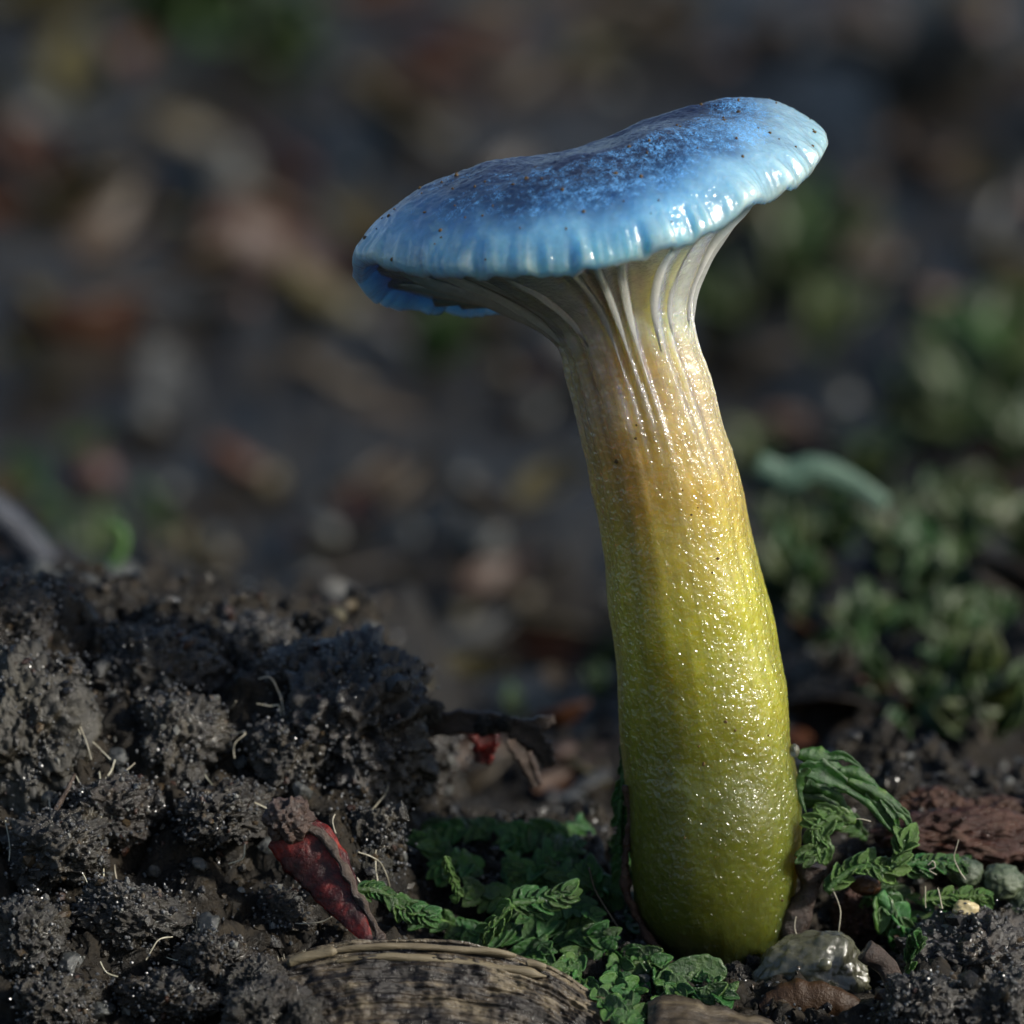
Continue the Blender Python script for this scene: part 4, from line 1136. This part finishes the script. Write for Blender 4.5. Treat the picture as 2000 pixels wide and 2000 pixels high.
DLM = {k: [mesh('dead_leaf', *dead_leaf(s_ + 7 * n_, 1, w_, c_, fo_), M['leaf' + k]) for n_, (w_, c_, fo_) in enumerate([(0.55, 0.5, 0.3), (0.7, -0.4, -0.2), (0.42, 0.8, 0.5)])] for s_, k in enumerate(('brown', 'russet', 'grey', 'ochre'))}
PBM = {k: [mesh('pebble', *lump(200 + 10 * s_ + n_, 3, 0.25, 1.1, 0, 1, 0.02, 5, squash=((1, 0.8, 0.7), (0.9, 1, 0.8), (1.2, 0.8, 0.6))[n_]), M['stone' + k]) for n_ in range(3)] for s_, k in enumerate(('grey', 'tan', 'red'))}
NAMES = {'brown': 'brown', 'russet': 'russet', 'grey': 'grey', 'ochre': 'ochre', 'tan': 'tan', 'red': 'reddish'}


def size_at(p, spx):
    """pixels across to millimetres at this distance"""
    return spx * FRAME / 2000 * float(np.dot(p - CAM, FWD)) / DIST


def zone(px, py):
    if py < 330:
        return 'farthest back on the forest floor'
    if py < 720:
        return 'on the far floor level with the cap'
    if px < 380:
        return 'behind the pale clod end of the mound'
    if px < 860:
        return 'just behind the soil mound'
    if px < 1450:
        return 'in the hollow past the shrivelled leaf'
    return 'among the moss sprigs past the frond'


def put_leaf(px, py, kind, spx, p=None, tilt=0.5):
    p = on_ground(px, py) if p is None else p
    if p[1] < 24:
        return
    s_ = size_at(p, spx)
    sw = 'big' if spx > 140 else 'middling' if spx > 95 else 'small'
    lab = f'{sw} {NAMES[kind]} curled dead leaf {zone(px, py)}'
    link('dead_leaf', DLM[kind][rng.integers(0, 3)], p + np.array([0, 0, 0.12 * s_]), (rng.uniform(-tilt, tilt) + 0.25, rng.uniform(-tilt, tilt), rng.uniform(0, 6.28)), s_,
         label=lab, cat='leaf', group=lab.replace('curled dead leaf', 'leaves'))


def put_pebble(px, py, kind, spx, p=None):
    p = on_ground(px, py) if p is None else p
    if p[1] < 10:
        return
    s_ = size_at(p, spx) / 2
    sw = 'large' if spx > 75 else 'rounded' if spx > 45 else 'small'
    lab = f'{sw} {NAMES[kind]} pebble lying {zone(px, py)}'
    link('pebble', PBM[kind][rng.integers(0, 3)], p + np.array([0, 0, 0.35 * s_]), (rng.uniform(-0.3, 0.3), rng.uniform(-0.3, 0.3), rng.uniform(0, 6.28)), s_,
         label=lab, cat='pebble', group=lab.replace('pebble', 'pebbles'))


def put_sprig(px, py, spx, n=6, p=None, mats=None, lab=None):
    p = on_ground(px, py) if p is None else p
    s_ = size_at(p, spx)
    tipv = np.array([rng.uniform(-0.4, 0.4), rng.uniform(-0.5, 0.1), rng.uniform(0.5, 1.0)]) * s_ * 1.3
    P_ = np.array([p, p + tipv * 0.5 + rng.normal(0, 0.08, 3) * s_, p + tipv])
    lab = f"{'tall' if spx > 100 else 'low' if spx < 70 else 'soft'} green moss sprig {zone(px, py)}"
    shoot(P_, n, s_, mats or MF, M['mossfar'], 'moss_sprig', lab, 'moss', lab.replace('sprig ', 'sprigs '), nrm=(0.1, -0.6, 0.8), spread=1.1, r_=0.05 * s_)


# the larger shapes one can make out
for px, py, k, s_ in [(110, 430, 'ochre', 330), (1090, 160, 'brown', 420), (1780, 420, 'brown', 420), (590, 640, 'ochre', 280), (1880, 660, 'russet', 220), (450, 950, 'russet', 190), (130, 690, 'russet', 240), (200, 250, 'grey', 200),
                      (1740, 200, 'grey', 420), (1330, 80, 'grey', 300), (1080, 1300, 'russet', 150), (1570, 1445, 'russet', 120), (930, 1340, 'ochre', 150), (790, 600, 'grey', 260), (700, 980, 'grey', 160), (960, 1130, 'grey', 130),
                      (1690, 1050, 'brown', 140), (1000, 1480, 'brown', 130), (1130, 1540, 'grey', 160), (930, 1500, 'russet', 120), (560, 1110, 'russet', 100), (1180, 1420, 'brown', 100), (1850, 1560, 'grey', 130), (1960, 1620, 'brown', 120), (380, 560, 'brown', 260)]:
    put_leaf(px, py, k, s_)
for px, py, k, s_ in [(430, 380, 'grey', 170), (225, 400, 'tan', 130), (275, 830, 'grey', 90), (180, 940, 'red', 110), (520, 950, 'tan', 70), (580, 1080, 'red', 80), (600, 1140, 'grey', 80), (1640, 795, 'grey', 70), (330, 970, 'grey', 70),
                      (890, 960, 'grey', 100), (940, 1080, 'grey', 110), (1040, 820, 'grey', 100), (1100, 1090, 'grey', 50), (990, 1230, 'tan', 40), (1020, 1180, 'tan', 60), (680, 1190, 'tan', 40), (1750, 1070, 'grey', 90), (310, 1070, 'tan', 60),
                      (410, 1070, 'grey', 70), (720, 1240, 'grey', 50), (900, 1210, 'tan', 60), (1090, 690, 'grey', 120), (40, 260, 'grey', 150), (630, 1060, 'grey', 90), (1470, 590, 'tan', 150)]:
    put_pebble(px, py, k, s_)
for px, py, s_ in [(1500, 600, 150), (1560, 560, 130), (1400, 680, 130), (1820, 790, 110), (1950, 800, 130), (1880, 860, 100), (1760, 880, 110), (1930, 950, 110), (1620, 1070, 75), (1830, 1100, 90), (1690, 1250, 80), (1560, 1240, 60), (1600, 1310, 60),
                   (1750, 1250, 70), (1880, 1180, 80), (1840, 1270, 80), (1960, 1260, 90), (1840, 1330, 70), (1900, 1370, 80), (1720, 1370, 60), (1950, 1440, 90), (1860, 1450, 70), (1990, 1100, 90), (330, 120, 180), (540, 180, 140), (450, 60, 160), (60, 970, 70), (100, 1040, 60),
                   (210, 1090, 80), (300, 1040, 50), (1190, 1330, 50), (1160, 1370, 45), (150, 900, 60), (1710, 970, 80), (1600, 700, 110), (1980, 690, 120), (840, 720, 120), (1010, 1400, 40)]:
    put_sprig(px, py, s_)
# a pale green leaf behind the stem, and a bent green blade on the other side
p = np.array([0, 44.0, 0])
v, f = ribbon([(1480, 905), (1540, 930), (1590, 915), (1660, 940), (1730, 985)], 70, p[1], 0.2, n=40, nu=9, tipw=0.4, rootw=0.7, rag=0.1, seed=71, arch=0.3)
one('green_leaf', v, f, M['mossgrey'], 'pale grey-green wavy leaf above the moss behind the stem', 'leaf')
yb = on_ground(200, 1140)[1]
v, f = tube(spline(path3([(165, 1130), (200, 1120), (235, 1080), (240, 1040), (215, 1025)], 0, ys=yb), 30), np.linspace(0.28, 0.16, 30), 9)
one('grass_blade', v, f, M['mossbright'], 'bent bright green shoot behind the soil mound', 'grass')
yb = on_ground(70, 1130)[1] + 6
v, f = tube(spline(path3([(-120, 930), (0, 1010), (70, 1080), (150, 1185)], 0, ys=yb), 40), np.linspace(0.75, 0.55, 40), 12)
one('twig', v, f, M['darktwig'], 'thick blue-grey twig slanting behind the soil mound', 'twig')
for k in range(14):
    px, py = rng.uniform(-100, 2100), rng.uniform(40, 1250)
    p = on_ground(px, py)
    s_ = size_at(p, rng.uniform(160, 330))
    d = np.array([math.cos(k * 2.4), math.sin(k * 2.4), rng.uniform(-0.1, 0.15)])
    pts = spline(np.array([p - d * s_ / 2, p + rng.normal(0, 0.05, 3) * s_, p + d * s_ / 2]), 16) + np.array([0, 0, 0.04 * s_])
    v, f = tube(pts, np.linspace(0.035, 0.02, 16) * s_, 8)
    one('twig', v, f, M['twig'], 'thin brown twig lying in the blurred litter behind the mushroom', 'twig', 'twigs in the litter')
# the carpet between them
kinds = ('brown', 'ochre', 'grey', 'brown', 'russet', 'brown', 'ochre')
for k in range(230):
    px, py = rng.uniform(-500, 2500), 1560 * (k + rng.uniform()) / 230
    put_leaf(px, py, kinds[k % 7], rng.uniform(100, 230) * (1.5 if py < 700 else 1))
for k in range(70):
    px, py = rng.uniform(-500, 2500), 1560 * (k + rng.uniform()) / 70
    put_pebble(px, py, ('grey', 'tan', 'red', 'grey')[k % 4], rng.uniform(30, 85) * (1.5 if py < 600 else 1))
for k in range(110):        # the floor goes on to both sides
    px, py = (rng.uniform(-2600, -450) if k % 2 else rng.uniform(2450, 4200)), 1500 * rng.uniform()
    put_leaf(px, py, kinds[k % 7], rng.uniform(110, 260))
for k in range(34):
    put_sprig(rng.uniform(1480, 2400), rng.uniform(620, 1480), rng.uniform(50, 95))

for k in range(60):          # bits of debris on the back of the mound, slowly going out of focus
    x_, y_ = rng.uniform(-19, -2), rng.uniform(11, 46)
    p = np.array([x_, y_, float(height(np.array([x_]), np.array([y_]))[0])])
    put_pebble(600, 1200, ('grey', 'tan', 'grey', 'red')[k % 4], rng.uniform(22, 60), p=p + np.array([0, 0.0, 0.05])) if k % 3 else put_leaf(600, 1200, ('brown', 'grey', 'russet')[(k // 3) % 3], rng.uniform(60, 120), p=p)
for k in range(34):
    x_, y_ = rng.uniform(8.5, 26), rng.uniform(30, 90)
    p = np.array([x_, y_, float(height(np.array([x_]), np.array([y_]))[0])])
    put_sprig(1700, 1200, rng.uniform(45, 100), p=p)
